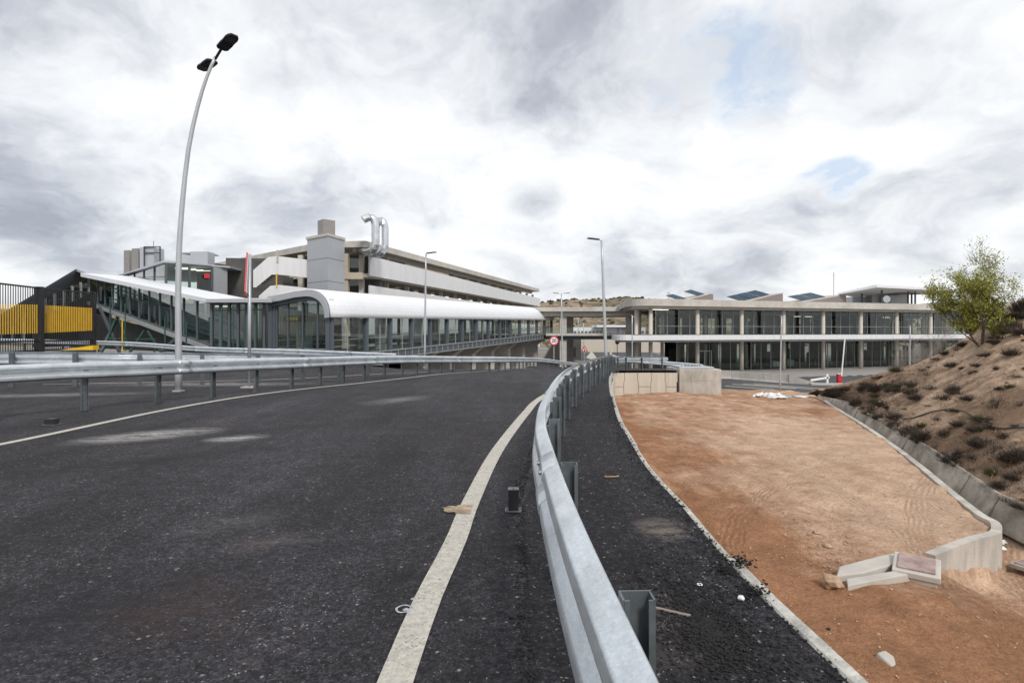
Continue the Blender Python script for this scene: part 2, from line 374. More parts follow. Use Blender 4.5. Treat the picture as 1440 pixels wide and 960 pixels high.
def dirt(name, reds, pales, patches, bump=.9, tracks=True):
    m, nt, N, L, B = newmat(name); tc = N.new('ShaderNodeTexCoord'); V = tc.outputs['Object']
    a = ntex(N, L, V, .22, 6, .6); b = ntex(N, L, V, 1.6, 7, .7); c = ntex(N, L, V, 14, 5, .75)
    st = ntex(N, L, mapping(N, L, V, rot=(0,0,R(20)), sc=(1.6,.22,1)), 1.0, 6, .65)
    f = mathn(N, L, 'ADD', mathn(N, L, 'MULTIPLY', a, .5), mathn(N, L, 'MULTIPLY', b, .25)); f = mathn(N, L, 'ADD', f, mathn(N, L, 'MULTIPLY', st, .25))
    f = rng(N, L, f, .42, .60)
    for (x, y, rx, ry, amt) in patches:
        q = mapping(N, L, V, loc=(-x, -y, 0)); q = mapping(N, L, q, sc=(1/rx, 1/ry, 0))
        ln = N.new('ShaderNodeVectorMath'); ln.operation = 'LENGTH'; L.new(q, ln.inputs[0])
        f = mathn(N, L, 'ADD', f, mathn(N, L, 'MULTIPLY', rng(N, L, ln.outputs['Value'], 1, .2), amt), clamp=True)
    col = mixc(N, L, f, reds, pales)
    hs = N.new('ShaderNodeVectorMath'); hs.operation = 'SCALE'; L.new(col, hs.inputs[0])
    L.new(mathn(N, L, 'MULTIPLY', rng(N, L, c, .3, .7, .72, 1.28), rng(N, L, b, .3, .7, .68, 1.22)), hs.inputs['Scale'])
    vo = N.new('ShaderNodeTexVoronoi'); vo.inputs['Scale'].default_value = 9; L.new(V, vo.inputs['Vector'])
    pk = mathn(N, L, 'MULTIPLY', mathn(N, L, 'LESS_THAN', vo.outputs['Distance'], .12), mathn(N, L, 'GREATER_THAN', b, .55))
    col = mixc(N, L, mathn(N, L, 'MULTIPLY', pk, .6), hs.outputs[0], (.5,.40,.30))
    L.new(col, B.inputs['Base Color']); B.inputs['Roughness'].default_value = .95; B.inputs['Specular IOR Level'].default_value = .15
    h = mathn(N, L, 'ADD', mathn(N, L, 'MULTIPLY', c, .5), mathn(N, L, 'MULTIPLY', b, 1.2))
    h = mathn(N, L, 'ADD', h, mathn(N, L, 'MULTIPLY', ntex(N, L, V, 60, 3), .2))
    if tracks:
        trk = None
        for (cx, cy, rad, wd) in ((14,6,10.9,.28),(14,6,12.4,.28),(22,2,15.2,.3),(22,2,16.8,.3),(-8,14,15.6,.25),(-8,14,17.2,.25),(12,-9,15.4,.26),(12,-9,13.7,.26),(9,33,12.5,.3)):
            q = mapping(N, L, V, loc=(-cx,-cy,0)); q = mapping(N, L, q, sc=(1,1,0)); ln = N.new('ShaderNodeVectorMath'); ln.operation = 'LENGTH'; L.new(q, ln.inputs[0])
            r_ = mathn(N, L, 'ADD', ln.outputs['Value'], mathn(N, L, 'MULTIPLY', a, .9))
            k_ = rng(N, L, mathn(N, L, 'ABSOLUTE', mathn(N, L, 'SUBTRACT', r_, rad+.45)), wd, wd*.7)
            k_ = mathn(N, L, 'MULTIPLY', k_, rng(N, L, mathn(N, L, 'SINE', mathn(N, L, 'MULTIPLY', r_, 62)), -1, 1, .15, 1))
            k_ = mathn(N, L, 'MULTIPLY', k_, rng(N, L, b, .42, .56)); trk = k_ if trk is None else mathn(N, L, 'MAXIMUM', trk, k_)
        h = mathn(N, L, 'SUBTRACT', h, mathn(N, L, 'MULTIPLY', trk, .22))
        dk = N.new('ShaderNodeVectorMath'); dk.operation = 'SCALE'; L.new(col, dk.inputs[0]); L.new(rng(N, L, trk, 0, 1, 1, .74), dk.inputs['Scale']); L.new(dk.outputs[0], B.inputs['Base Color'])
    bp = N.new('ShaderNodeBump'); bp.inputs['Strength'].default_value = bump; bp.inputs['Distance'].default_value = .11
    L.new(h, bp.inputs['Height']); L.new(bp.outputs[0], B.inputs['Normal']); return m
M['dirt'] = dirt('orange_earth', (.35,.18,.098), (.57,.395,.28), [(10.5, 19, 4.5, 9, .9), (8.2, 12, 2.2, 3.5, .8), (3.5, 24, 3, 10, -.9), (4, 10, 2.2, 7, -.7), (6, 6, 5, 3, -.6)])
M['hill'] = dirt('sandy_bank_soil', (.27,.18,.12), (.68,.50,.36), [(14.5, 15, 3.5, 12, -.5), (17, 28, 3, 6, -.4)], bump=1.0, tracks=False)
def farhill():
    m, nt, N, L, B = newmat('far_hill_soil'); tc = N.new('ShaderNodeTexCoord'); V = tc.outputs['Object']
    a = ntex(N, L, V, .012, 6, .65); b = ntex(N, L, V, .09, 7, .7); 
    col = mixc(N, L, rng(N, L, b, .44, .54), (.30,.215,.15), (.085,.075,.04)); col = mixc(N, L, rng(N, L, a, .45, .6, 0, .6), col, (.11,.11,.06))
    L.new(col, B.inputs['Base Color']); B.inputs['Roughness'].default_value = 1; return m
M['farhill'] = farhill()

# ------------------------------------------------------------------ paths
line_r_px = [(505,1100),(563,940),(602.5,840),(641,760),(664,702),(701,631),(740,580),(760,560),(800,538)]
line_l_px = [(-260,668),(0,625),(240,575),(400,550),(540,535),(640,524.5),(700,520.5),(750,518.3)]
kerb_pts = [Vector((1.6,-3,0)), Vector((1.52,.5,0)), G(1199,956), G(1085,847), G(1006,764), G(964,714), G(914,660), G(885,614), G(870,587), G(860,553), G(857.5,540), G(858,531)]
kerb_pts += [Vector((4.3,24.5,deck_z(24.5))), Vector((5.0,28.5,deck_z(28.5))), Vector((5.75,32.2,deck_z(32.2)))]
kerb_path = catmull(kerb_pts, .2)
def path_x(path, y):
    for a, b in zip(path, path[1:]):
        if a.y <= y <= b.y and b.y > a.y: return a.x+(b.x-a.x)*(y-a.y)/(b.y-a.y)
    return path[0].x if y < path[0].y else path[-1].x
rr = [(.48,-2.5),(.38,-.3),(.315,1.1),(.275,2.2),(.265,3.4),(.285,4.6),(.43,6.3),(.85,9.5),(1.37,12.2),(2.13,15.5),(3.05,19.5),(4.15,24.5),(5.0,28.5),(5.75,31.5),(6.6,33.2),(8.2,34.6),(9.7,35.2)]
rr_z = lambda y: dz(3, y)+.79
rail_r = catmull([Vector((x, y, 0)) for x, y in rr], .15)
for p in rail_r: p.z = rr_z(p.y)
lb = [(-260,612),(-100,600),(0,590.5),(85,581),(185,571),(273,561),(347,552.5),(408,546),(460,540),(502.5,535),(566,529),(640,523.5)]
ll = []
for u, v in lb: ll.append(G(u, v))
ll += [Vector((-.85, 30, deck_z(30))), Vector((2.1, 43, deck_z(43))), Vector((5.2, 51, deck_z(51))), Vector((10, 59, deck_z(59)))]
toph = [(-12,.97),(-8.3,.93),(-6.4,.86),(-5.2,.83),(-2.4,.77),(20,.76)]
for p in ll: p.z += interp(p.x, toph)
rail_l = catmull(ll, .3)

# ------------------------------------------------------------------ setting
def grid(name, rows, m, kind='structure', smooth=True):
    mb = MB(); n = len(rows[0])
    for r in rows: mb.v += [tuple(p) for p in r]
    for i in range(len(rows)-1):
        for j in range(n-1):
            a = i*n+j; mb.f.append((a, a+1, a+n+1, a+n))
    o = mb.build(name, m, smooth=smooth); tag(o, kind=kind); return o
def frange(a, b, s):
    out = []; x = a
    while x < b-1e-6: out.append(x); x += s
    out.append(b); return out
# deck of the ramp
xsL = [-70,-55,-45,-36,-30,-26,-23,-20,-18,-16,-15,-14,-13,-12,-11,-10,-9,-8,-7,-6,-5,-4,-3,-2.2,-1.5,-1,-.5,0,.4,.8]
rows = []
for y in frange(-6, 36.8, .4):
    kx = path_x(kerb_path, y) if y < 32.2 else lerp(5.75, 12.2, min(1, (y-32.2)/.6))
    kx -= .02
    r = [Vector((x, y, dz(x, y))) for x in xsL if x < kx-.6]
    n = len(xsL)+8-len(r)
    x0 = r[-1].x
    r += [Vector((lerp(x0, kx, (k+1)/n), y, dz(lerp(x0, kx, (k+1)/n), y))) for k in range(n)]
    rows.append(r)
grid('ramp_road', rows, M['road'])
rows = []
for y in frange(36.8, 62, .6):
    xl = path_x(rail_l, y)-1.4; xr = interp(y, [(36.8,13),(45,15),(62,18)])
    rows.append([Vector((lerp(xl, xr, k/12), y, dz(0, y))) for k in range(13)])
grid('ramp_road_beyond_crest', rows, M['road'])
# shoulder: darker fresh asphalt with ragged inner edge
rows = []
for y in frange(-4, 31.8, .12):
    kx = path_x(kerb_path, y)-.03
    lx = path_x(rail_r, y)-.02-.16*min(1,8/max(8,y)) + .08*noise.noise(Vector((y*2.1, 0, 0)))+.05*noise.noise(Vector((y*9, 3, 0)))
    if y < 5: lx = min(lx, .13+.05*noise.noise(Vector((y*5, 1, 0))))
    rows.append([Vector((lerp(lx, kx, k/5), y, dz(2, y)+(.004 if k == 0 else .012))) for k in range(6)])
grid('shoulder', rows, M['shoulder'])
# markings
def strip(name, path, w, m, up=.006):
    rows = []
    for i, p in enumerate(path):
        d = (path[min(i+1, len(path)-1)]-path[max(i-1, 0)]); d.z = 0; d.normalize(); nn = Vector((-d.y, d.x, 0))
        rows.append([Vector((*(p+nn*s).xy, dz(p.x, p.y)+up)) for s in (w/2, 0, -w/2)])
    return grid(name, rows, m, smooth=False)
strip('edge_line', catmull([G(*q) for q in line_r_px], .25), .155, M['line'])
strip('edge_line', catmull([G(*q) for q in line_l_px], .3), .14, M['line'])
strip('edge_line', catmull([G(*q) for q in [(60,540.5),(240,537),(400,533),(540,525.5),(600,523)]], .4), .12, M['line'])
# worn spray ring on the road, rusty patch on line
def ringmesh(c, r, w, name, m, z=.007, wob=.15, gaps=0):
    mb = MB(); n = 36
    for k in range(n):
        if gaps and (k*7) % gaps == 0: continue
        a0, a1 = 2*math.pi*k/n, 2*math.pi*(k+1)/n
        q = lambda a, rad: (c.x+math.cos(a)*rad*(1+wob*noise.noise(Vector((math.cos(a)*2, math.sin(a)*2, r*9)))), c.y+math.sin(a)*rad*(1+wob*noise.noise(Vector((math.cos(a)*2, math.sin(a)*2, r*9)))), c.z+z)
        mb.face(q(a0, r-w/2), q(a0, r+w/2), q(a1, r+w/2), q(a1, r-w/2))
    o = mb.build(name, m); tag(o, kind='structure'); return o
M['spray'] = mat('white_spray_paint', (.34,.36,.39), .8, var=.4, scale=30)
ringmesh(G(568, 857), .040, .012, 'road_marking', M['spray'], wob=.08); ringmesh(G(571, 858), .009, .016, 'road_marking', M['spray'], wob=.5); ringmesh(G(581, 843), .007, .012, 'road_marking', M['spray'], wob=.5)
M['rustpatch'] = mat('worn_paint_patch', (.33,.25,.17), .9, var=.45, scale=22, bump=.3, var2=.25, scale2=6)
c = G(651, 717); mb = MB(); pts = []
for q in ((-.15,-.03),(-.11,-.055),(-.055,-.045),(-.05,-.07),(.075,-.075),(.08,.07),(-.04,.075),(-.06,.05),(-.12,.06),(-.16,.02)):
    pts.append((c.x+q[0]+.012*c.x, c.y+q[1]*1.6, c.z+.010))
mb.face(*pts); tag(mb.build('road_patch', M['rustpatch']), kind='structure')

# lower ground sheet to the horizon
mb = MB(); GZ = -3.25
mb.face((-2500,-300,GZ),(2500,-300,GZ),(2500,3000,GZ),(-2500,3000,GZ)); tag(mb.build('ground', M['plain']), kind='structure')
# pit
edge_px = [(1158,563),(1170,572),(1210,597),(1250,625),(1290,656),(1330,690),(1370,722),(1392,738)]
edge = [G(u, v, -2.2) for u, v in edge_px]
corner = G(1393, 745, -2.2)
front = [G(1385,748,-2.2), G(1355,757,-2.2), G(1325,768,-2.2), G(1290,782,-2.2)]
slab_end = G(1178, 806, -2.2)
edge_full = [Vector((17.6,33,-2.2))]+edge
def edge_x(y): return path_x(sorted(edge_full, key=lambda p: p.y), y)
def front_y(x): return interp(x, [(slab_end.x-1, slab_end.y-.2), (slab_end.x, slab_end.y), (front[3].x, front[3].y), (front[0].x, front[0].y), (9.3, 10.9)])
def pit_z(x, y):
    z = -2.2
    z += .035*noise.fractal(Vector((x*2.2, y*2.2, 7)), 1, 2, 4)
    for rx_, sl in ((3.2,.18),(4.9,.17),(7.4,-.12),(9.1,-.11)):
        dd = abs(x-(rx_+sl*(y-8)+.25*math.sin(y*.35)))
        if dd < .32 and 5 < y < 24: z += (-.045 if dd < .2 else .03)*(.6+.4*math.sin(y*24))*min(1,(24-y)/6)
    z += .07*noise.noise(Vector((x*.5, y*.5, 0)))+.03*noise.noise(Vector((x*1.7, y*1.7, 5)))+.012*noise.noise(Vector((x*6, y*6, 5)))
    # mound against the walls
    if y > 26: z += .28*max(0, 1-abs(x-9)/5)*min(1, (y-26)/5)
    # drop beyond pad edges
    low = 0
    fy = front_y(x)
    if y < fy: low = min(1, (fy-y)/.25)*min(1, max(0, (x-6.6)/1.3))
    if y >= 10 and x > edge_x(y)+.08: low = max(low, min(1, (x-edge_x(y)-.08)/.15)*.75)
    if y < 10.9 and x > 9.2: low = 1
    z -= .78*low
    if y > 36: z = lerp(z, GZ-.1, min(1, (y-36)/7))
    return z
rows = []
ysp = frange(-4, 6, .3)+frange(6.2, 14, .14)+frange(14.3, 44, .35)
for y in ysp:
    kx = min(path_x(kerb_path, y)+.05, 12.1) if y < 32.2 else (5.9 if y < 32.4 else 11.9)
    if y >= 32.4: kx = 11.7
    r = []
    for k in range(150):
        x = kx+(24-kx)*(k/149)**1.15
        r.append(Vector((x, y, pit_z(x, y))))
    rows.append(r)
grid('earth_ground', rows, M['dirt'])
# bank
toe = [(27.5,42,-3.2),(20.5,37,-2.6),(17.9,31.6,-2.1)]+[(edge_x(y)+.98, y, -2.08) for y in (30,27.5,25,22.5,20,17.5,15,13,11.6)]+[(10.35,10.6,-2.15),(10.9,9.6,-2.3),(11.6,8.2,-2.4),(12.2,5,-2.5),(12.6,0,-2.6),(12.6,-4,-2.6)]
toe = [Vector(t) for t in toe]
rid = [(28,42.5,-3.1),(20.8,37.6,-2.55),(17.95,32.5,-1.98),(18.1,31.8,-1.68),(18.5,30,-1.0),(18.9,28.8,-.55),(19.4,27.2,.0),(20.1,26.2,.72),(21.5,25.8,1.85),(22.8,25.4,3.0),(23.7,23,3.6),(24.2,20,3.8),(24.8,17,4.6),(25,14,5.2),(25,11,5.5),(25,7,5.7),(25,0,5.7),(25,-4,5.7)]
rid = [Vector(t) for t in rid]
def rsmp(pts, n):
    c_ = catmull(pts, .2); L = sum((b-a).length for a, b in zip(c_, c_[1:])); q = walk(c_, L/(n-1)*.9999); return [x[0] for x in q][:n]
# keep correspondence: resample both by control index
def dens(pts, k): 
    out = []
    for i in range(len(pts)-1):
        p0 = pts[max(i-1,0)]; p1 = pts[i]; p2 = pts[i+1]; p3 = pts[min(i+2,len(pts)-1)]
        for j in range(k):
            t = j/k; out.append(.5*((2*p1)+(p2-p0)*t+(2*p0-5*p1+4*p2-p3)*t*t+(3*p1-p0-3*p2+p3)*t**3))
    return out+[pts[-1]]
while len(toe) < len(rid): toe.append(toe[-1]+Vector((0,-2,0)))
toe = toe[:len(rid)]
T = dens(toe, 14); Rg = dens(rid, 14)
rows = []; bank = []
NB = 60
for a, b in zip(T, Rg):
    r = []
    L = (b-a).length
    for k in range(NB+1):
        t = k/NB; p = a.lerp(b, t)
        e = min(1, t*6)*min(1, L/4)
        n1 = noise.fractal(p*.45, 1, 2, 4)*.13+noise.noise(Vector((p.x*.5+p.y*1.6, p.y*.25, 1)))*.07+noise.noise(p*3.5)*.05
        p = p+Vector((0, 0, n1*e*(1 if t < .95 else .5)))
        r.append(p)
    bank.append(r)
    d = (b-a); d.z = 0
    d = d.normalized() if d.length > .1 else Vector((1,0,0))
    r2 = list(r); r2 += [b+d*1.2+Vector((0,0,.02)), b+d*4+Vector((0,0,-.8)), b+d*12+Vector((0,0,-4.5))]
    rows.append(r2)
grid('sandy_bank', rows, M['hill'])
def bankpt(u, v):     # point of the bank seen at a photo pixel
    best = None
    for r in bank:
        for p in r:
            if p.y < 2: continue
            uu = 720+F*p.x/p.y; vv = HZ-F*(p.z-CZ)/p.y; d = (uu-u)**2+(vv-v)**2
            if best is None or d < best[0]: best = (d, p)
    return best[1].copy()

# far hills
rows = []
for i in range(60):
    y = 165+i*7.5; r = []
    for j in range(150):
        x = -420+j*7.2
        k = min(1, i/34); s = k*k*(3-2*k)
        top = 22+1.5*noise.noise(Vector((x*.02, 0, 2)))+interp(x, [(-200,-4),(17,.5),(60,2.5),(88,4.5),(102,0),(130,-8),(400,-10)])
        z = GZ-.5+s*(top+3)+noise.fractal(Vector((x*.02, y*.02, 0)), 1, 2, 5)*2.4*min(1, i/6)
        if i > 42: z -= (i-42)*1.3
        r.append(Vector((x, y, z)))
    rows.append(r)
farrows = rows
grid('hills', rows, M['farhill'])
mb = MB()
for _ in range(4200):
    i = int(random.random()**1.3*42); j = random.randint(40, 125); p = farrows[i][j]+Vector((random.uniform(-3,3), random.uniform(-3,3), .2))
    mb.blob(p, random.uniform(.3, .95)*(1+i/35), 1, .6, random.uniform(.5, .9))
tag(mb.build('scrub', M['bush']), 'dark scrub bushes dotted over the far hillside behind the bridge', 'scrub', kind='stuff')

# lower roads, paving, markings
def flat(name, pts, m, z):
    mb = MB(); mb.face(*[(p[0], p[1], z) for p in pts]); return tag(mb.build(name, m), kind='structure')
Z1 = GZ+.02
pl = lambda u, v: G(u, v, Z1)
flat('lower_road', [pl(1010,530), pl(1010,545.5), pl(1120,551), pl(1260,549), pl(1500,545), pl(1700,519), pl(1300,518), pl(1150,522.5)], M['lowroad'], Z1+.01)
flat('lower_road', [pl(770,505), pl(817,489.5), pl(900,489.5), pl(930,500), pl(1010,516), pl(1015,532), pl(850,532), pl(700,532)], M['lowroad'], Z1+.006)
flat('pavement', [(13,55.5),(22.6,56.6),(53,66.5),(95,76),(95,100),(10,92),(9,58)], M['pave'], Z1+.03)
for a, b, c_, d in ((1030,540.5,1120,547),(1045,540,1145,548),(1060,540,1165,547.5),(1020,543,1090,548.3)):
    p, q = pl(a, b), pl(c_, d); mbm = MB(); w = Vector((.12,.42,0))
    for z in (p, q): z.z = Z1+.02
    mbm.face(p, q, q+w, p+w); tag(mbm.build('road_marking', M['line']), kind='structure')
for a, b, c_, d in ((1118,530.5,1128,530.3),(1137,530,1147,529.6),(1185,529,1193,528.8),(1200,528.5,1207,528.2),(1215,528,1222,527.7),(1235,527.5,1260,526.6)):
    p, q = pl(a, b), pl(c_, d); mbm = MB()
    for z in (p, q): z.z = Z1+.02
    mbm.face(p, q, q+Vector((0,.5,0)), p+Vector((0,.5,0))); tag(mbm.build('road_marking', M['line']), kind='structure')
mbm = MB(); 
mbm.face(*[(p.x, p.y, Z1+.02) for p in (pl(824,503), pl(832,493.5), pl(839,503), pl(832,505.5))])
tag(mbm.build('road_marking', M['line']), kind='structure')
mbm = MB(); tr = catmull([pl(880,506), pl(866,501), pl(858,497.5), pl(862,494.5), pl(870,493)], .6)
for a, b in zip(tr, tr[1:]):
    mbm.face((a.x-.15,a.y,Z1+.02),(a.x+.25,a.y,Z1+.02),(b.x+.25,b.y,Z1+.02),(b.x-.15,b.y,Z1+.02))
tag(mbm.build('road_marking', M['line']), kind='structure')
mb = MB(); kp = catmull([pl(1140,541), pl(1180,541.5), pl(1225,540), pl(1270,537)], 1)
mb.sweep(kp, [(-.3,0),(-.3,.16),(.3,.16),(.3,0)]); tag(mb.build('road_kerb', M['conc']), kind='structure')

# ------------------------------------------------------------------ guardrails
WP = [(0,0),(.012,-.004),(.070,-.034),(.081,-.046),(.083,-.082),(.075,-.098),(.012,-.142),(.006,-.155),(.012,-.168),(.075,-.212),(.083,-.228),(.081,-.264),(.070,-.276),(.012,-.306),(0,-.31)]
def rounded(prof):
    out = []
    for i in range(len(prof)-1):
        p0 = prof[max(i-1,0)]; p1 = prof[i]; p2 = prof[i+1]; p3 = prof[min(i+2,len(prof)-1)]
        for t in (0,.5):
            out.append(tuple(.5*((2*p1[k])+(p2[k]-p0[k])*t+(2*p0[k]-5*p1[k]+4*p2[k]-p3[k])*t*t+(3*p1[k]-p0[k]-3*p2[k]+p3[k])*t**3) for k in (0,1)))
    return out+[prof[-1]]
WPR = rounded(WP)
def guardrail(name, path, side, label, spacing=1.33, start=.4, depth=.95, splice=4, group='W-beam guardrails', wide=.11, boff=0, fresh=True, ground=None):
    """path = top line of posts; side=+1 puts the beam to the left of travel"""
    t = thing(name, (path[0].x, path[0].y, path[0].z-.8), label, 'guardrail')
    prof = [(side*(.09+boff+a), z) for a, z in WPR]; back = [(side*(.09+boff+a-.005), z) for a, z in reversed(WPR)]
    mb = MB().sweep(path, prof+back)
    # beam split into lapped lengths
    part(mb, 'beam', M['galv'], t, smooth=True)
    for p, d in walk(path, splice, start+.5):
        q = [p-d*.16, p, p+d*.16]
        pr = [(side*(.09+boff+a+.006), z-.001) for a, z in WPR]; bk = [(side*(.09+boff+a+.001), z) for a, z in reversed(WPR)]
        part(MB().sweep(q, pr+bk), 'splice_plate', M['galv'], t, smooth=True)
    for p, d in walk(path, splice, start+.5):
        nn = Vector((-d.y, d.x, 0)).normalized()*side
        for k in (-.1, .1):
            for z in (-.06,-.25):
                c0 = p+d*k+nn*(.09+boff+.08)+Vector((0,0,z))
                if p.y < 16: part(MB().tube([c0, c0+nn*.018], .014, 8), 'bolt', M['bolt'], t)
    k = 0
    for p, d in walk(path, spacing, start):
        if k >= 98: break
        k += 1
        nn = Vector((-d.y, d.x, 0)).normalized()*side; d2 = Vector((d.x, d.y, 0)).normalized(); up = Vector((0,0,1))
        mp = MB(); h = depth; c0 = p+Vector((0,0,-.02-h/2))
        mp.box(c0, (.006, wide, h), axes=(nn, d2, up))                         # web
        if wide: 
            mp.box(c0+nn*.032+d2*(wide/2-.003), (.06, .006, h-.004), axes=(nn, d2, up))
            mp.box(c0+nn*.032-d2*(wide/2-.003), (.06, .006, h-.004), axes=(nn, d2, up))
        po = part(mp, 'post', M['galvpost'], t)
        ms = MB().box(p+nn*(.085+boff/2)+Vector((0,0,-.155)), (.03+boff, .09, .14), axes=(nn, d2, up)); part(ms, 'spacer', M['galvpost'], po)
    return t
def post_rail_right():
    t = thing('guardrail', (0.3,0,0), 'bright galvanised guardrail in the right foreground curving away beside the dark shoulder', 'guardrail')
    PR = [(a*.86-z*.11, z) for a, z in WPR]; prof = [(.02+a, z) for a, z in PR]; back = [(.02+a-.005, z) for a, z in reversed(PR)]
    part(MB().sweep(rail_r, prof+back), 'beam', M['galv'], t, smooth=True)
    for p, d in walk(rail_r, 3.98, 1.75):
        part(MB().sweep([p-d*.17, p+d*.17], [(.02+a+.005, z-.001) for a, z in PR]+[(.02+a+.001, z) for a, z in reversed(PR)]), 'splice_plate', M['galv'], t, smooth=True)
        nn = Vector((-d.y, d.x, 0)).normalized()
        for k in (-.11, .11):
            for z in (-.06, -.25):
                c0 = p+d*k+nn*.1+Vector((0,0,z)); part(MB().tube([c0, c0+nn*.018], .014, 8), 'bolt', M['bolt'], t)
    for i, (p, d) in enumerate(walk(rail_r, 1.62, .9)):
        nn = Vector((-d.y, d.x, 0)).normalized(); d2 = Vector((d.x,d.y,0)).normalized(); up = Vector((0,0,1))
        gz = dz(3, p.y); h = .755+.1; c0 = Vector((p.x, p.y, gz+.755-h/2))-nn*.060
        ax = (d2, nn, up); mp = MB()
        mp.box(c0, (.006, .093, h), axes=ax)
        mp.box(c0-d2*.028+nn*.0435, (.05, .006, h-.004), axes=ax); mp.box(c0-d2*.028-nn*.0435, (.05, .006, h-.004), axes=ax)
        mp.box(c0-d2*.052+nn*.034, (.006, .014, h-.008), axes=ax); mp.box(c0-d2*.052-nn*.034, (.006, .014, h-.008), axes=ax)
        po = part(mp, 'post', M['galvpost'], t)
        part(MB().box(Vector((p.x,p.y,p.z-.155))-nn*.006, (.07, .05, .12), axes=ax), 'spacer', M['galvpost'], po)
post_rail_right()
guardrail('guardrail', rail_l, -1, 'long galvanised guardrail nearest on the left, bounding the ramp lane', spacing=1.33, start=.6, depth=.95)
second = [(-200,549),(-90,547),(12,545),(90,544.5),(161,544),(235,541.7),(303,540),(372,538),(434,535),(487,532),(545,528)]
s_ = [G(u, v) for u, v in second]
for p, h in zip(s_, (1,.98,.96,.96,.95,.94,.92,.9,.86,.83,.72)): p.z += h
guardrail('guardrail', catmull(s_, .4), 1, 'middle galvanised guardrail seen from behind, between sign post and glass gallery', spacing=1.55, start=.2)
th_ = [Vector((-46,38.5,1.2)), Vector((-38,38.2,1.1)), Vector((-26,37.5,.86)), Vector((-18,33,.63)), Vector((-11.2,30,.56)), Vector((-5.2,26,.50))]
guardrail('guardrail', catmull(th_, .5), -1, 'rearmost galvanised guardrail running past the black and yellow fence to the glass entrance', spacing=2.6, depth=1.1)
fr_ = [Vector((6.2,35.5,.0)), Vector((8.5,38.5,-.35)), Vector((11,40.5,-.62)), Vector((14.5,43.5,-1.0))]
guardrail('guardrail', catmull(fr_, .5), -1, 'thin grey guardrail across the turning behind the panelled retaining wall', spacing=2.0, depth=1.3)

# ------------------------------------------------------------------ kerb stones
sA = 1.2; random.seed(8)
fine = walk(kerb_path, .06, 0)
while sA < 34:
    sB = sA+1.84; seg = [p for i, (p, d) in enumerate(fine) if sA <= i*.06 <= sB and p.y < 31.6]
    sA += 1.86
    if len(seg) < 6 or seg[0].y < .2: continue
    base = seg[0].copy(); jx = random.uniform(-.012, .012); jz = random.uniform(-.012, .012); wj = random.uniform(-.008,.008)
    prof = [(.045+jx,-.3),(.045+jx,-.012+jz),(.035+jx,.0+jz),(-.030+jx-wj,.003+jz),(-.042+jx-wj,-.014+jz),(-.042+jx-wj,-.3)]
    mb = MB().sweep([p-base+Vector((0,0,.012)) for p in seg], prof)
    o = mb.build('kerb_stone', M['kerb']); o.location = base
    tag(o, 'pale concrete kerb stone in the row between black shoulder and orange earth', 'kerb stone', 'kerb stones along the shoulder')
# drop wall under the kerb on the pit side
mb = MB().sweep([p for p in kerb_path if p.y < 32], [(-.11,-.24),(-.06,-.24),(-.06,-2.9),(-.11,-2.9)])
tag(mb.build('ramp_edge_wall', M['concwall']), kind='structure')

# ------------------------------------------------------------------ retaining wall of cross shaped panels + block
rw = thing('retaining_wall', (7.5,32,-2.3), 'cream concrete panel wall with cross-shaped joints, curving above the orange earth', 'wall')
wp_ = catmull([Vector((5.62,31.0,0)), Vector((5.75,31.8,0)), Vector((6.3,32.15,0)), Vector((7.6,32.2,0)), Vector((9.35,32.1,0))], .12)
def wz(y, x): return interp(x, [(5.6,-.74),(7,-.86),(9.4,-.84)])
path_w = [Vector((p.x, p.y, 0)) for p in wp_]
def panel(s0, s1, z0, z1, notch):
    mb = MB(); seg = []; acc = 0
    for a, b in zip(path_w, path_w[1:]):
        L = (b-a).length
        if acc+L > s0 and acc < s1:
            t0 = max(0, (s0-acc)/L); t1 = min(1, (s1-acc)/L); seg.append((a.lerp(b, t0), a.lerp(b, t1)))
        acc += L
    for i, (a, b) in enumerate(seg): mb.wall(a, b, .14, z0, z1, side=1)
    return mb
WL = sum((b-a).length for a, b in zip(path_w, path_w[1:]))
part(MB().sweep(path_w, [(.06,-3),(.06,-.86),(.18,-.86),(.18,-3)]), 'backing', M['dark'], rw)
j = [0.0,.75,1.55,2.3,3.1,3.85,WL]; gp = .012
for k in range(len(j)-1):
    a, b = j[k], j[k+1]; n_ = .05
    if k % 2 == 0:      # wide in the middle
        for (z0, z1, w) in ((-3,-2.0,0),(-2.0+.0,-1.35,n_),(-1.35,-.84,0)):
            part(panel(a+gp-w+ (0 if a else w), b-gp+w-(0 if b < WL else w), z0, z1, 0), 'panel', M['concwall'], rw)
    else:
        for (z0, z1, w) in ((-3,-2.0,0),(-2.0,-1.635,-n_),(-1.61,-1.35,-n_),(-1.35,-.84,0)):
            part(panel(a+gp-w, b-gp+w, z0, z1, 0), 'panel', M['concwall'], rw)
cb = thing('concrete_block', (10.6,33.5,-2.3), 'stained concrete chamber with metal lid at the end of the panel wall', 'block')
part(MB().prism([(9.42,32.0),(11.45,31.8),(11.75,31.9),(11.75,34.6),(9.42,34.8)], -3, -.62), 'body', M['concstain'], cb, bevel=.03)
mb = MB()
for x in (10.1,10.8): mb.box((x,31.93,-1.6), (.02,.03,1.95))
mb.box((10.4,31.90,-1.25), (1.9,.02,.02), rz=-.098)
part(mb, 'formwork_seam', M['conc'], cb)
part(MB().prism([(9.5,32.3),(11.4,32.1),(11.2,34.5),(9.6,34.6)], -.62, -.5), 'lid', M['greymetal'], cb, bevel=.02)
mb = MB()
for k in range(7): mb.tube([(9.8+k*.18,32.9,-.48),(10.0+k*.17+random.uniform(-.1,.1),33.3,-.47)], .03, 6)
part(mb, 'lid_debris', M['hose'], cb)

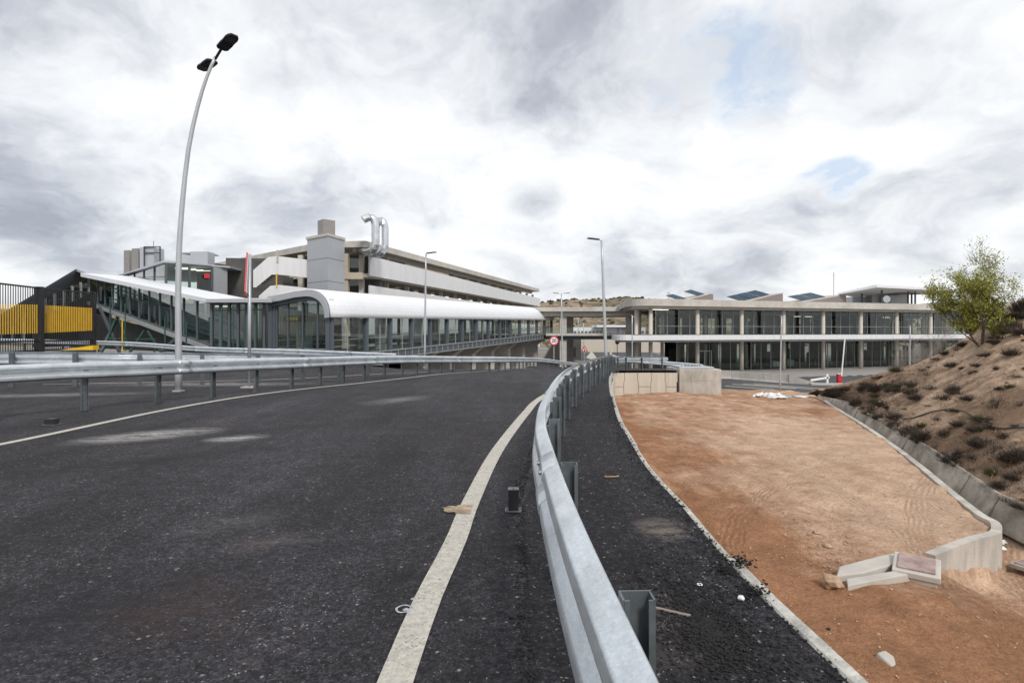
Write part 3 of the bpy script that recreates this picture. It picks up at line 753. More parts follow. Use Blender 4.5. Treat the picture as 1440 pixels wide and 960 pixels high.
# pad wall and ditch lining
pw = thing('pad_wall', corner+Vector((0,0,-.8)), 'low concrete wall edging the orange pad and rounding its right corner', 'wall')
pth = catmull(edge[:-1]+[G(1391,734,-2.2), corner, G(1386,749,-2.2), front[1], front[2], G(1300,778,-2.2)], .1)
part(MB().sweep(pth, [(-.0,.02),(.0,-.95),(.16,-.95),(.16,.02)][::-1]), 'body', M['concstain'], pw)
ft = [G(1290,783,-2.19), G(1235,791,-2.19), G(1180,806,-2.19)]
mb = MB().prism([G(1262,782,-2.2).xy, G(1240,786,-2.2).xy, G(1205,795,-2.2).xy, G(1180,802,-2.2).xy, G(1176,825,-2.3).xy, G(1215,820,-2.3).xy, G(1262,806,-2.3).xy], -2.6, -2.13); part(mb, 'apron', M['conc'], pw, bevel=.02)
mb = MB().prism([G(1190,828,-2.3).xy, G(1283,812,-2.3).xy, G(1285,820,-2.3).xy, G(1192,838,-2.3).xy], -2.6, -2.14); part(mb, 'apron_edge', M['conc'], pw, bevel=.015)
M['liningc'] = mat('dirty_lining_concrete', (.37,.33,.28), .9, var=.35, scale=3, bump=.5, bscale=18, var2=.22, scale2=.9)
dl = thing('ditch_lining', (12,18,-2.6), 'sloping concrete lining of the narrow ditch at the foot of the bank', 'ditch')
dpth = catmull([Vector((18.2,33.5,-2.2)), Vector((16.9,31.3,-2.1))]+[Vector((edge_x(y)+.9, y, -2.08)) for y in (29,25,22,19,16,13.5,11.8)]+[Vector((10.3,10.5,-2.1)), Vector((10.75,9.6,-2.25)), Vector((11.2,8.8,-2.4))], .5)
L_ = walk(dpth, 1.9, 0)
for (p, d), (q, e) in zip(L_, L_[1:]):
    nn = Vector((d.y, -d.x, 0)).normalized(); m2 = Vector((e.y, -e.x, 0)).normalized()
    if d.y > 0: nn, m2 = -nn, -m2
    # nn should point to the pad (west)
    if nn.x > 0: nn, m2 = -nn, -m2
    a0 = p.lerp(q, .01); a1 = p.lerp(q, .985); w0 = .30+random.uniform(-.04,.04)
    o1 = Vector((0,0,random.uniform(-.015,.02)))
    mb = MB().poly3([a0-nn*.05+o1+Vector((0,0,.05)), a0+o1+Vector((0,0,.05)), a0+nn*w0+Vector((0,0,-.62)), a0+nn*(w0-.1)+Vector((0,0,-.7)), a0-nn*.05+Vector((0,0,-.5))], a1-a0)
    part(mb, 'lining_slab', M['liningc'], dl)
# inspection box
ib = thing('inspection_chamber', G(1290,800,-2.4), 'small square concrete chamber with a rusty pink lid tilted beside the pad wall', 'chamber')
ax = Vector((.80,-.60,0)); ay = Vector((.60,.80,0)); tl = (ax, ay, Vector((0,0,1)))
tiltm = Matrix.Rotation(R(5), 3, 'X') @ Matrix.Rotation(R(-4), 3, 'Y'); tl = tuple(tiltm @ a for a in tl)
cc = G(1289,797,-2.12)
part(MB().box(cc+Vector((0,0,-.18)), (.52,.58,.30), axes=tl), 'body', M['conc'], ib, bevel=.015)
part(MB().box(cc, (.60,.66,.09), axes=tl), 'rim', M['conc'], ib, bevel=.012)
part(MB().box(cc+Vector((0,0,.06)), (.47,.50,.025), axes=tl), 'lid', M['rust'], ib, bevel=.006)
# second chamber rim at right frame edge
ib2 = thing('manhole_cover', G(1440,790,-2.95), 'small dark brown cover lying on the earth at the right edge below the ditch', 'cover')
c2 = G(1450,797,-2.85)
part(MB().box(c2, (.5,.45,.08), rz=.4), 'frame', M['concstain'], ib2, bevel=.01); part(MB().box(c2+Vector((0,0,.05)), (.4,.35,.02), rz=.4), 'lid', M['rust'], ib2)

# ------------------------------------------------------------------ lamps
def lamp_head(mb_h, mb_l, c0, d, s=1.0, tilt=0):
    """c0: rear end, d: direction of head"""
    d = Vector(d).normalized(); sd = d.cross(Vector((0,0,1))).normalized(); up = sd.cross(d).normalized()
    L, w = .78*s, .34*s
    prof = [(0,.10),(.06,.16),(.30,.17),(.42,.16),(.60,.17),(.70,.145),(.78,.09)]
    top = []; bot = []
    out = [(x*s, y*s) for x, y in prof]+[(x*s, -y*s) for x, y in reversed(prof)]
    n = len(mb_h.v)
    pts = [c0+d*x+sd*y-up*.0275*s for x, y in out]
    mb_h.poly3(pts, up*.055*s)
    mb_l.box(c0+d*.56*s-up*.03*s, (.21*s, .27*s, .012*s), axes=(d, sd, up))
def lamp(path, r0, r1, heads, label, name='street_lamp', arm_r=.03, seg=14, hs=1.0, group=None):
    """heads: list of (arm end point, direction)"""
    t = thing(name, path[0], label, 'street lamp', group)
    pts = catmull(path, (path[-1]-path[0]).length/seg) if len(path) > 2 else [path[0].lerp(path[-1], k/6) for k in range(7)]
    n = len(pts); part(MB().tube(pts, [lerp(r0, r1, i/(n-1)) for i in range(n)], 14), 'pole', M['pole'], t, smooth=True)
    b = path[0]; part(MB().box(b+Vector((0,0,.02)), (.24*r0/.1,.24*r0/.1,.03)), 'base_plate', M['pole'], t)
    for e, d in heads:
        am = part(MB().tube([pts[-1]-Vector((0,0,.05)), e], arm_r, 8), 'arm', M['black'] if name == 'street_lamp' and hs >= .88 and arm_r > .03 else M['pole'], t)
        h = MB(); l = MB(); lamp_head(h, l, e, d, hs)
        ho = part(h, 'lamp_head', M['black'] if hs >= .88 else M['dgrey'], t, bevel=.01 if hs >= .88 else 0); part(l, 'lens', M['lens'], ho)
    return t
bL = G(251, 550.5)
pL = [bL, P(251,490,bL.y), P(250.6,430,bL.y), P(251.5,360,bL.y), P(256,290,bL.y), P(265,210,bL.y), P(278,150,bL.y), P(291,108,bL.y), P(303,80,bL.y)]
top = pL[-1]; ad = Vector((1.3,-1.0,0)).normalized()
lamp(pL, .085, .034, [(top+ad*.30+Vector((0,0,.10)), ad+Vector((0,0,.20))), (top-ad*.12+Vector((0,0,-.06)), -ad+Vector((0,0,-.06)))], 'tall leaning street lamp with twin black heads behind the left guardrail', arm_r=.032, hs=.9)
def simple_lamp(ub, vb, ut, vt, y, heads, label, r0=.06, r1=.035, hs=.8, zb=None):
    b = P(ub, vb, y)
    if zb is not None: b.z = zb
    tpt = P(ut, vt, y)
    hd = [(tpt+Vector((dx, 0, .04)), Vector((math.copysign(1, dx), -.25, .08))) for dx in heads]
    return lamp([b, tpt], r0, r1, hd, label, arm_r=.025, hs=hs)
simple_lamp(853,524,846,338,27,(-.12,), 'tall single-headed street lamp standing in the black shoulder where the guardrail bends', .085,.05,.75)
simple_lamp(597,516,599,357,35,(.05,), 'thin single-headed street lamp in front of the white barrel-roofed walkway', .07,.045,.8, zb=-.7)
simple_lamp(791,505,789.5,413,60,(-.28,.28), 'distant twin-headed street lamp beside the bridge pillar and the round speed sign', .10,.06,.8, zb=GZ)
simple_lamp(889,507,889,443,56,(-.1,), 'short grey street lamp in front of the white nose of the long canopy', .07,.05,.4, zb=GZ)
simple_lamp(1097,551,1099,444,35.5,(-.08,), 'slim street lamp rising from the orange earth in front of the two-storey building', .05,.035,.5)
simple_lamp(1279,520,1280,458,46,(-.1,), 'small street lamp behind the crest of the sandy bank', .05,.035,.5, zb=GZ)
simple_lamp(813,497,813,448,100,(-.3,), 'far street lamp under the viaduct, left of two', .09,.06,1-.01, zb=GZ)
simple_lamp(820.5,495,820.5,454,112,(.3,), 'far street lamp under the viaduct, right of two', .09,.06,1-.01, zb=GZ)

# ------------------------------------------------------------------ signs
def fontmesh(text, size, mat_, parent, loc, rz=0):
    cu = bpy.data.curves.new('txt', 'FONT'); cu.body = text; cu.size = size; cu.align_x = 'CENTER'; cu.align_y = 'CENTER'; cu.extrude = .004; cu.offset = size*.015
    o = bpy.data.objects.new('lettering', cu); C.objects.link(o)
    dg = bpy.context.evaluated_depsgraph_get(); me = bpy.data.meshes.new_from_object(o.evaluated_get(dg)); bpy.data.objects.remove(o)
    me.materials.clear(); me.materials.append(mat_); ob = bpy.data.objects.new('lettering', me); C.objects.link(ob)
    me.transform(Matrix.Translation(loc) @ Matrix.Rotation(rz, 4, 'Z') @ Matrix.Rotation(R(90), 4, 'X'))
    ob.parent = parent; return ob
def disc(mb, c, r, y0, y1, n=40):
    mb.tube([(c.x, c.y+y0, c.z), (c.x, c.y+y1, c.z)], r, n); return mb
y = 52; c = P(779, 479, y)
s = thing('road_sign', (c.x, y, GZ), 'round red-rimmed speed sign reading 20 beside the end of the walkway bridge', 'road sign')
part(MB().tube([(c.x, y+.05, GZ), (c.x, y+.05, c.z+.2)], .04, 8), 'post', M['pole'], s)
sp = part(disc(MB(), c, .44, -.02, .02), 'sign_plate', M['red'], s); part(disc(MB(), c, .325, -.03, -.018), 'white_face', M['signwhite'], sp)
fontmesh('20', .44, M['black'], sp, (c.x, y-.036, c.z-.0))
y = 70; c = P(822, 491, y)
s = thing('road_sign', (c.x, y, GZ), 'small triangular red-bordered warning sign on the lower road', 'road sign')
part(MB().tube([(c.x, y+.05, GZ), (c.x, y+.05, c.z)], .04, 8), 'post', M['pole'], s)
tri = lambda k, dy: [Vector((c.x+k*math.sin(a), y+dy, c.z-.05+k*math.cos(a))) for a in (0, 2*math.pi/3, 4*math.pi/3)]
sp = part(MB().poly3(tri(.52, 0), (0,.03,0)), 'sign_plate', M['red'], s); part(MB().poly3(tri(.30, -.012), (0,.008,0)), 'white_face', M['signwhite'], sp)
part(MB().box((c.x, y-.018, c.z-.05), (.09,.01,.3)).box((c.x+.06, y-.018, c.z-.12), (.10,.01,.10)), 'symbol', M['black'], sp)
y = 80; c = P(868, 481, y)
s = thing('road_sign', (c.x, y, GZ), 'small round dark-red sign standing before the pale wall under the canopy nose', 'road sign')
part(MB().tube([(c.x, y+.05, GZ), (c.x, y+.05, c.z)], .05, 8), 'post', M['pole'], s)
sp = part(disc(MB(), c, .30, -.02, .02), 'sign_plate', mat('sign_dark_red', (.10,.03,.03), .5), s); part(MB().box(c+Vector((0,-.03,0)), (.4,.01,.09)), 'white_bar', M['dgrey'], sp)
# edge-on sign on tall post
b = G(350.5, 545); y = b.y
s = thing('road_sign', b, 'tall grey post with a triangular warning sign turned edge-on to the road', 'road sign')
part(MB().tube([b, P(351,357.5,y)], .045, 12), 'post', M['pole'], s, smooth=True); part(MB().box(b+Vector((0,0,.02)), (.35,.3,.03)), 'base_plate', M['conc'], s)
dirn = Vector((.36,-1,0)).normalized(); cc = P(349.5,357,y)
A = P(351,357,y)+Vector((0,-.06,0)); ns = Vector((dirn.y, -dirn.x, 0))
pt = [A, A+dirn*.55+Vector((0,0,-1.12)), A-dirn*.55+Vector((0,0,-1.12))]
sp = part(MB().poly3(pt, ns*.03), 'sign_plate', M['greymetal'], s)
cen = (pt[0]+pt[1]+pt[2])/3; 
for a_, b_ in ((0,1),(1,2),(2,0)):
    mbx = MB().bar(pt[a_]+ns*.035, pt[b_]+ns*.035, .035, .12, up=ns.cross((pt[b_]-pt[a_])).normalized())
    part(mbx, 'red_border', M['red'], sp)

# ------------------------------------------------------------------ black post stub on plate, debris
b = G(722, 719); s = thing('steel_stub', b, 'short square black steel stub with grey cap bolted to the road inside the near guardrail', 'steel stub')
part(MB().box(b+Vector((0,.02,.008)), (.135,.11,.012)), 'base_plate', M['galvpost'], s, bevel=.003)
part(MB().box(b+Vector((0,.01,.10)), (.086,.075,.17)), 'tube', M['black'], s, bevel=.003)
cp_ = part(MB().box(b+Vector((0,.01,.188)), (.09,.079,.006)), 'cap', M['galvpost'], s)
part(MB().tube([b+Vector((0,.005,.1905)), b+Vector((0,.005,.193))], .010, 12), 'hole', M['black'], cp_)
mb = MB()
for sx in (-.055,.055):
    for sy in (-.02,.05): mb.tube([b+Vector((sx,sy,.012)), b+Vector((sx,sy,.022))], .008, 6)
part(mb, 'bolt', M['bolt'], s)
b = G(73, 597); s = thing('steel_stub', b, 'low black steel stub on the asphalt under the left guardrail', 'steel stub')
part(MB().box(b+Vector((0,0,.05)), (.15,.12,.10)), 'tube', M['black'], s, bevel=.004); part(MB().box(b+Vector((0,0,.006)), (.2,.16,.012)), 'base_plate', M['bolt'], s)
mb = MB()
for _ in range(5): mb.box(Vector((0,0,.012))+Vector((random.uniform(-.02,.02),random.uniform(-.01,.01),0)), (.13,.035,.012), rz=R(12)+random.uniform(-.1,.1))
o = mb.build('wood_offcut', M['wood'], bevel=.003); o.location = G(861,672)+Vector((0,0,.01)); tag(o, 'splintered orange-brown wood offcut lying on the black shoulder', 'wood offcut')
o = MB().box((0,0,0), (.19,.012,.008)).build('thin_stick', M['palebark']); o.location = G(945,865)+Vector((0,0,.022)); o.rotation_euler=(0,0,R(-28)); tag(o, 'thin pale stick lying on the shoulder near the kerb', 'stick')
c0 = G(984,826)+Vector((0,0,.02)); mb = MB(); prev=None
mb.tube([c0+Vector((math.cos(a)*.013, math.sin(a)*.013, 0)) for a in [k*math.pi/8 for k in range(17)]], .004, 6, caps=False)
o = mb.build('washer_ring', M['signwhite'], smooth=True); tag(o, 'small white ring lying on the black shoulder', 'ring')
def scatter(name, label, cat, m, pts, rmin, rmax, sq=.6, sub=1, jag=.5, kind='stuff', zoff=.3):
    mb = MB()
    for p in pts: 
        r = random.uniform(rmin, rmax)*random.choice((.6,.8,1,1.3)); mb.blob(Vector(p)+Vector((0,0,r*zoff)), r, sub, jag, sq)
    return tag(mb.build(name, m), label, cat, kind=kind)
pts = []
for _ in range(2600):
    y = .8+random.random()**1.6*14; e = path_x(rail_r, y)-.22-abs(random.gauss(0,.05)); 
    if y < 5: e = .10-abs(random.gauss(0,.04))
    pts.append((e, y, dz(0,y)+.004))
for _ in range(2200):
    y = 1.2+random.random()**1.5*12; kx = path_x(kerb_path, y); pts.append((kx-abs(random.gauss(0,.1)), y, dz(2,y)+.014))
for _ in range(3800):
    a = random.random()*2*math.pi; q = abs(random.gauss(0,1))
    pts.append((.98+math.cos(a)*q*.2, 2.85+math.sin(a)*q*.42, .014))
for cx, cy in ((G(1018,806).xy), (G(1042,798).xy), (G(1060,838).xy)):
    for _ in range(160): pts.append((cx+random.gauss(0,.035), cy+random.gauss(0,.035), .014+abs(random.gauss(0,.022))))
scatter('asphalt_crumbs', 'loose black asphalt crumbs strewn over the shoulder beside kerb and guardrail', 'crumbs', M['clod'], pts, .003, .009, jag=.8)
pts = []
for _ in range(1500):
    y = 5+random.random()*12; x = random.uniform(path_x(kerb_path,y)+.3, min(12, edge_x(max(y,11))+.0)); pts.append((x, y, pit_z(x,y)))
for _ in range(500):
    g = G(1150+random.gauss(0,30), 760+random.gauss(0,22), -2.2); pts.append((g.x, g.y, pit_z(g.x,g.y)))
for _ in range(900):
    y = 2.5+abs(random.gauss(0,1))*5; x = path_x(kerb_path,y)+.2+abs(random.gauss(0,.3)); pts.append((x, y, pit_z(x,y)))
scatter('pebbles', 'small pale pebbles scattered across the orange earth', 'pebbles', M['stone'], pts, .006, .018, .7)
for (u, v, r, lab) in ((1163,766,.07,'pale rounded stone lying by the dust patch on the orange earth'),(1170,826,.14,'brown lump of rock beside the concrete apron'),(1148,750,.06,'light stone among pebbles on the orange earth'),(1072,559,.12,'grey stone at the foot of the white plastic heap')):
    p = G(u,v,-2.2); z = pit_z(p.x,p.y); o = MB().blob((0,0,0), r, 2, .35, .7).build('rock', M['stone']); o.location=(p.x,p.y,z+r*.4); tag(o, lab, 'rock')
o = MB().prism([(-.14,-.1),(.14,-.1),(.1,.12),(-.1,.1)], -.2, .12).build('concrete_lump', M['conc'], bevel=.02); p = G(1246,950,-2.4); o.location=(p.x,p.y,-2.3); o.rotation_euler=(.3,.2,.5); tag(o, 'pale angular concrete lump poking up at the bottom edge of the earth', 'concrete lump')
p = G(950,690,0); o = MB().blob((0,0,0), .018, 2, .3, .8).build('rock', M['bag']); g = G(1042,848); o.location=g+Vector((0,0,.03)); tag(o, 'white fist-sized stone on the black shoulder by the kerb', 'rock')
# white plastic heap
p = G(1083,558,-2.2); mb = MB(); z = pit_z(p.x,p.y)
for k in range(14):
    mb.blob((p.x+random.gauss(0,.38), p.y+random.gauss(0,.25), z+.05+random.random()*.2*(1 if k < 6 else .2)), random.uniform(.14,.26), 2, .9, .5)
for k in range(8): mb.blob((p.x+.4+random.random()*1.6, p.y+random.gauss(0,.2), z+.02), random.uniform(.15,.3), 2, .9, .15)
tag(mb.build('plastic_heap', M['bag']), 'crumpled heap of white plastic sheeting on the far orange earth', 'plastic heap')
# hoses
def draped(pts, r, name, label, cat):
    q = catmull(pts, .25); o = MB().tube([p+Vector((0,0,.04+.04*noise.noise(p*1.3))) for p in q], r, 6).build(name, M['hose'], smooth=True); return tag(o, label, cat)
hp = [bankpt(u, v) for u, v in ((1243,575),(1262,589),(1285,588),(1310,580),(1345,576),(1372,592),(1400,600),(1438,602),(1480,604))]
draped(hp, .022, 'hose', 'thin black hose snaking across the face of the sandy bank', 'hose')
def pz(u, v): 
    p = G(u, v, -2.2); p.z = pit_z(p.x, p.y); return p
draped([pz(1100,558), pz(1118,558.5), pz(1135,559), pz(1150,562), pz(1160,567)], .02, 'hose', 'black hose running from the white plastic heap to the ditch', 'hose')

# ------------------------------------------------------------------ vegetation
def tuft_mesh(seed, n, h, spread, curl=.5, w=.008):
    random.seed(seed); mb = MB()
    for _ in range(n):
        a = random.random()*2*math.pi; r0 = spread*random.random()*.5; ln = h*random.uniform(.4,1.1); el = random.uniform(.25,1.45)
        p = Vector((math.cos(a)*r0, math.sin(a)*r0, 0)); d = Vector((math.cos(a)*math.cos(el), math.sin(a)*math.cos(el), math.sin(el)))
        sd = Vector((-math.sin(a), math.cos(a), 0))*w; prev = p; k = 3
        for i in range(k):
            nx = prev+d*(ln/k); wd0 = 1-i/k; wd1 = 1-(i+1)/k+.05
            mb.face(prev-sd*wd0, prev+sd*wd0, nx+sd*wd1, nx-sd*wd1); prev = nx
            d = (d+Vector((random.uniform(-.3,.3), random.uniform(-.3,.3), random.uniform(-.3,.1)*curl))).normalized()
            if random.random() < .5:
                q = prev+Vector((random.uniform(-1,1), random.uniform(-1,1), random.uniform(-.2,1))).normalized()*ln*.3
                mb.face(prev-sd*.4, prev+sd*.4, q)
    return mb
protos = []
for i in range(5):
    o = tuft_mesh(10+i, 520, .40, .75, w=.012).build('dry_shrub', M['dry'] if i < 4 else M['drygreen']); protos.append(o)
o = tuft_mesh(77, 90, .85, .7, w=.007).build('dry_shrub', M['dry']); protos.append(o)
o = tuft_mesh(78, 260, .26, 1.0, w=.012).build('dry_shrub', M['dry']); protos.append(o)
random.seed(21)
shr = [(1384,588,1.1),(1400,570,.9),(1362,560,.9),(1345,548,.7),(1330,562,.8),(1310,545,.7),(1290,560,.7),(1283,540,.9),(1283,553,.7),(1262,522,.6),(1250,543,.5),(1225,545,.8),(1213,548,.8),(1200,552,.9),(1190,548,.7),(1184,556,.8),(1170,551,.7),
 (1205,570,.8),(1222,588,.7),(1240,570,.6),(1258,600,.8),(1230,600,.6),(1275,615,.8),(1262,590,.6),(1290,628,.7),(1310,640,.8),(1330,610,.7),(1300,600,.7),(1320,588,.6),(1350,640,.7),(1380,625,1),(1395,640,.9),(1420,650,1.1),(1435,640,1.1),(1435,665,1.1),(1410,680,.8),(1395,665,.7),(1340,668,.6),(1330,660,.7),(1310,665,.6),
 (1390,500,.6),(1425,500,.9),(1437,470,1.1),(1428,458,.9),(1436,528,.7),(1420,545,.5),(1376,515,.6),(1374,521,.4),(1354,487,.5),(1346,492,.6),(1330,497,.6),(1318,504,.5),(1440,435,1.2),(1432,446,1.0),(1415,470,.8),(1405,474,.8),(1398,482,.7),(1365,525,.4),(1240,530,.5),(1215,540,.6),(1433,600,.6),(1412,612,.6),(1350,600,.6),(1340,580,.5),(1438,572,.5),(1405,545,.4),(1420,700,.7),(1437,715,.7),(1395,600,.8),(1372,604,.7),(1300,520,.4),(1400,520,.4)]
for _ in range(75):
    r_ = random.choice(bank[30:180]); k_ = int(random.random()**1.5*NB*.9); p_ = r_[k_]
    if p_.y > 4: 
        uu, vv = 720+F*p_.x/p_.y, HZ-F*(p_.z-CZ)/p_.y
        if uu < 1460: shr.append((uu, vv, random.choice((.3,.4,.5,.6,.8,1.0))*(1.15-k_/NB*.6)))
for i, (u, v, s_) in enumerate(shr):
    p = bankpt(u, v); src = protos[random.choice((0,1,2,3,3,5,6,6))] if i % 9 else protos[4]
    o = src if False else src.copy(); C.objects.link(o)
    o.location = p-Vector((0,0,.03)); k = s_*random.uniform(.7,1.0)*min(1.5, max(.6, p.y/17)); o.scale = (k*random.uniform(.7,1.2), k*random.uniform(.7,1.2), k*random.uniform(.55,1.25)); o.rotation_euler = (0, 0, random.random()*6)
    tag(o, 'dry dark-brown shrub tuft on the sandy bank', 'shrub', 'dry shrubs on the bank')
for o in protos: bpy.data.objects.remove(o)
# fine litter on the bank + ditch weeds
random.seed(5); mb = MB()
for _ in range(11000):
    r = random.choice(bank[20:]); k = int(random.random()**1.3*(NB-2)); p = r[k]
    if noise.noise(p*.5+Vector((9,0,0)))+.25-k/NB*.55 < random.random()*.5-.1: continue
    q = p+Vector((random.uniform(-.2,.2), random.uniform(-.2,.2), 0)); a = random.random()*6.3; ln = random.uniform(.05,.24)
    for _k in range(3):
        a += 2; e = q+Vector((math.cos(a)*ln, math.sin(a)*ln, random.uniform(.01,.6)*ln)); sd = Vector((-math.sin(a), math.cos(a), 0))*.008
        mb.face(q-sd, q+sd, e)
M['straw'] = mat('dead_straw', (.34,.25,.15), .9, var=.4, scale=9)
mb2 = MB()
for _ in range(9000):
    r = random.choice(bank[20:]); p = r[int(random.random()**1.1*(NB-2))]
    if noise.noise(p*.6+Vector((3,0,8))) < -.05: continue
    q = p+Vector((random.uniform(-.2,.2), random.uniform(-.2,.2), .0)); a = random.random()*6.3; ln = random.uniform(.04,.2)
    for _k in range(3):
        a += 2; e = q+Vector((math.cos(a)*ln, math.sin(a)*ln, random.uniform(.1,.9)*ln)); sd = Vector((-math.sin(a), math.cos(a), 0))*.006
        mb2.face(q-sd, q+sd, e)
tag(mb2.build('straw', M['straw']), 'short pale straw blades sprouting all over the sandy bank', 'straw', kind='stuff')
pts = []
for _ in range(2600):
    r = random.choice(bank[20:]); p = r[int(random.random()*(NB-2))]; pts.append(p+Vector((random.uniform(-.2,.2), random.uniform(-.2,.2), 0)))
scatter('bank_pebbles', 'small clods and pebbles dotted over the sandy bank', 'pebbles', M['hill'], pts, .015, .05, .7)
tag(mb.build('dry_grass', M['dry']), 'thin dead grass and twigs littering the sandy bank', 'dry grass', kind='stuff')
mb = MB()
for _ in range(900):
    y = random.uniform(10.5, 31); x = edge_x(y)+random.uniform(.12,.4); 
    if noise.noise(Vector((y*.7,0,4))) < -.1: continue
    q = Vector((x, y, -2.8)); a = random.random()*6.3; ln = random.uniform(.15,.42)
    for _k in range(4):
        a += 1.5; sd = Vector((-math.sin(a), math.cos(a), 0))*.02; e = q+Vector((math.cos(a)*ln*.5, math.sin(a)*ln*.5, ln)); mb.face(q-sd, q+sd, e)
tag(mb.build('ditch_weeds', M['drygreen']), 'low dark weeds growing in the bottom of the ditch', 'weeds', kind='stuff')
mb = MB()
for (u,v,c_) in ((1402,750,0),(1408,764,0),(1405,772,0)):
    p = G(u, v, -2.75); mb.blob(p+Vector((0,0,.03)), .09, 2, .8, .4)
tag(mb.build('litter', M['bag']), 'crumpled pale litter lying in the ditch by the wall corner', 'litter')

def tree(base, h, w, seed, label, leaves=True, name='young_tree', nb=7, trunk_r=.06, leafn=26, bm=None, stems=3, ls=.055, gap=.25, low=False):
    random.seed(seed); t = thing(name, base, label, 'tree'); tr = MB(); lf = MB(); tips = []
    def branch(p, d, L, r, lvl):
        pts = [p.copy()]; k = 5
        for i in range(k):
            d2 = (d+Vector((random.uniform(-.22,.22), random.uniform(-.22,.22), random.uniform(-.05,.16)))).normalized(); d = d2; p = p+d*L/k; pts.append(p.copy())
            if lvl > 0 and i >= 1:
                for _ in range(2 if lvl > 1 else 2):
                    a = random.random()*2*math.pi; sdv = Vector((math.cos(a), math.sin(a), random.uniform(.05,.8))).normalized()
                    branch(p, (d*.55+sdv*.75).normalized(), L*random.uniform(.42,.62), r*(1-i/k)*.5+.002, lvl-1)
        tr.tube(pts, [max(.0025, r*(1-.8*i/k)) for i in range(k+1)], 5 if lvl < 2 else 8, caps=False)
        if lvl <= (2 if low else 1): tips.extend(pts[1:])
    for s_ in range(stems):
        a = s_*2.1+.5; lean = .12 if s_ == 0 else (.5 if s_ < 3 else .95)
        branch(base-Vector((0,0,.15)), Vector((math.cos(a)*lean*w/h*1.4, math.sin(a)*lean*w/h, 1)).normalized(), h*(.62 if s_ == 0 else (.5 if s_ < 3 else .33)), trunk_r*(1 if s_ == 0 else .65), 3)
    part(tr, 'trunk', bm or M['bark'], t)
    if leaves:
        for p in tips:
            hh = (p.z-base.z)/h
            dens_ = interp(hh, [(0,1),(.45,1),(.75,.5),(1.1,.3)])
            if noise.noise(p*1.6) < -gap: continue
            for _ in range(int(leafn*dens_*random.uniform(.3,1))):
                c_ = p+Vector((random.gauss(0,.07), random.gauss(0,.07), random.gauss(0,.07))); n_ = Vector((random.gauss(0,1), random.gauss(0,1), random.gauss(0,1))).normalized()
                u_ = n_.orthogonal().normalized(); v_ = n_.cross(u_); s = ls*random.uniform(.5,1)
                lf.face(c_-u_*s, c_-v_*s*.45, c_+u_*s, c_+v_*s*.45)
        part(lf, 'crown', M['leaf'], t)
    return t
tree(bankpt(1380,484)+Vector((0,0,-.05)), 4.1, 3.5, 4, 'young tree with sparse yellow-green leaves on the crest of the bank', nb=7, leafn=5, ls=.055, gap=.18, stems=5, low=True)
for i, (u, vb, y, h, w, lab) in enumerate(((1291,512,47,6.2,2,'tallest pale bare sapling between small lamp and green tree'),(1302,515,50,4.2,2,'low bare sapling with many twigs right of the tall pale one'),(1276,517,49,3.6,1.5,'short bare sapling just left of the tall pale one'))):
    b = P(u, vb, y); b.z = GZ; tree(b, h, w, 30+i, lab, leaves=False, name='bare_sapling', bm=M['palebark'], trunk_r=.05, stems=1 if i == 0 else 3)

# ------------------------------------------------------------------ fence left
fa = P(-40,440,28); fb = P(55,440,33); fc = P(131,440,37.2)
def zt(p): return CZ+0.0
f = thing('fence', (fb.x, fb.y, 0), 'black steel bar fence with a yellow middle band at the left edge', 'fence')
ztop = lambda y: interp(y, [(28,CZ+72*28/F),(33,CZ+61*33/F),(37.2,CZ+54*37.2/F)])
zy1 = lambda y: interp(y, [(28,CZ+40*28/F),(33,CZ+37.5*33/F),(37.2,CZ+33*37.2/F)])
zy0 = lambda y: interp(y, [(28,CZ-5*28/F),(33,CZ-2.5*33/F),(37.2,CZ+1.5*37.2/F)])
zb0 = .35
for i, (p, q) in enumerate(((fa, fb), (fb, fc))):
    bars = MB(); yb = MB(); n = 26 if i == 0 else 30
    for k in range(1, n):
        x, y = p.x+(q.x-p.x)*k/n, p.y+(q.y-p.y)*k/n
        bars.box((x, y, (ztop(y)+zy1(y))/2), (.03,.03,ztop(y)-zy1(y))); bars.box((x, y, (zy0(y)+zb0)/2), (.03,.03,zy0(y)-zb0))
        yb.box((x, y, (zy1(y)+zy0(y))/2), (.045,.04,zy1(y)-zy0(y)))
    for zf in (ztop, lambda y: zb0+.05, lambda y: .95):
        bars.bar((p.x,p.y,zf(p.y)), (q.x,q.y,zf(q.y)), .07, .09)
    part(bars, 'bars', M['black'], f); part(yb, 'yellow_bars', M['yellow'], f)
for p, w in ((fa,.14),(fb,.42),(fc,.3)): part(MB().box((p.x,p.y,ztop(p.y)/2+.03), (w,w*.6,ztop(p.y)+.1)), 'post', M['black'], f)
part(MB().wall(fa, fc, .3, 0, zb0-.02), 'plinth', M['dgrey'], f)
o = MB().poly3([P(84,492,33.5), P(130.5,492,33.5), P(130.5,485.5,33.5)], (0,.5,0)).build('yellow_kerb', M['kyellow']); tag(o, 'bright yellow wedge-shaped kerb end under the black fence post', 'kerb wedge')
o = MB().poly3([P(-40,398,24), P(7,400.5,24), P(6,404,24), P(-2,418,24), P(-40,424,24)], (0,.3,0)).build('yellow_banner', M['yellow']); 
bpy.data.objects.remove(o)

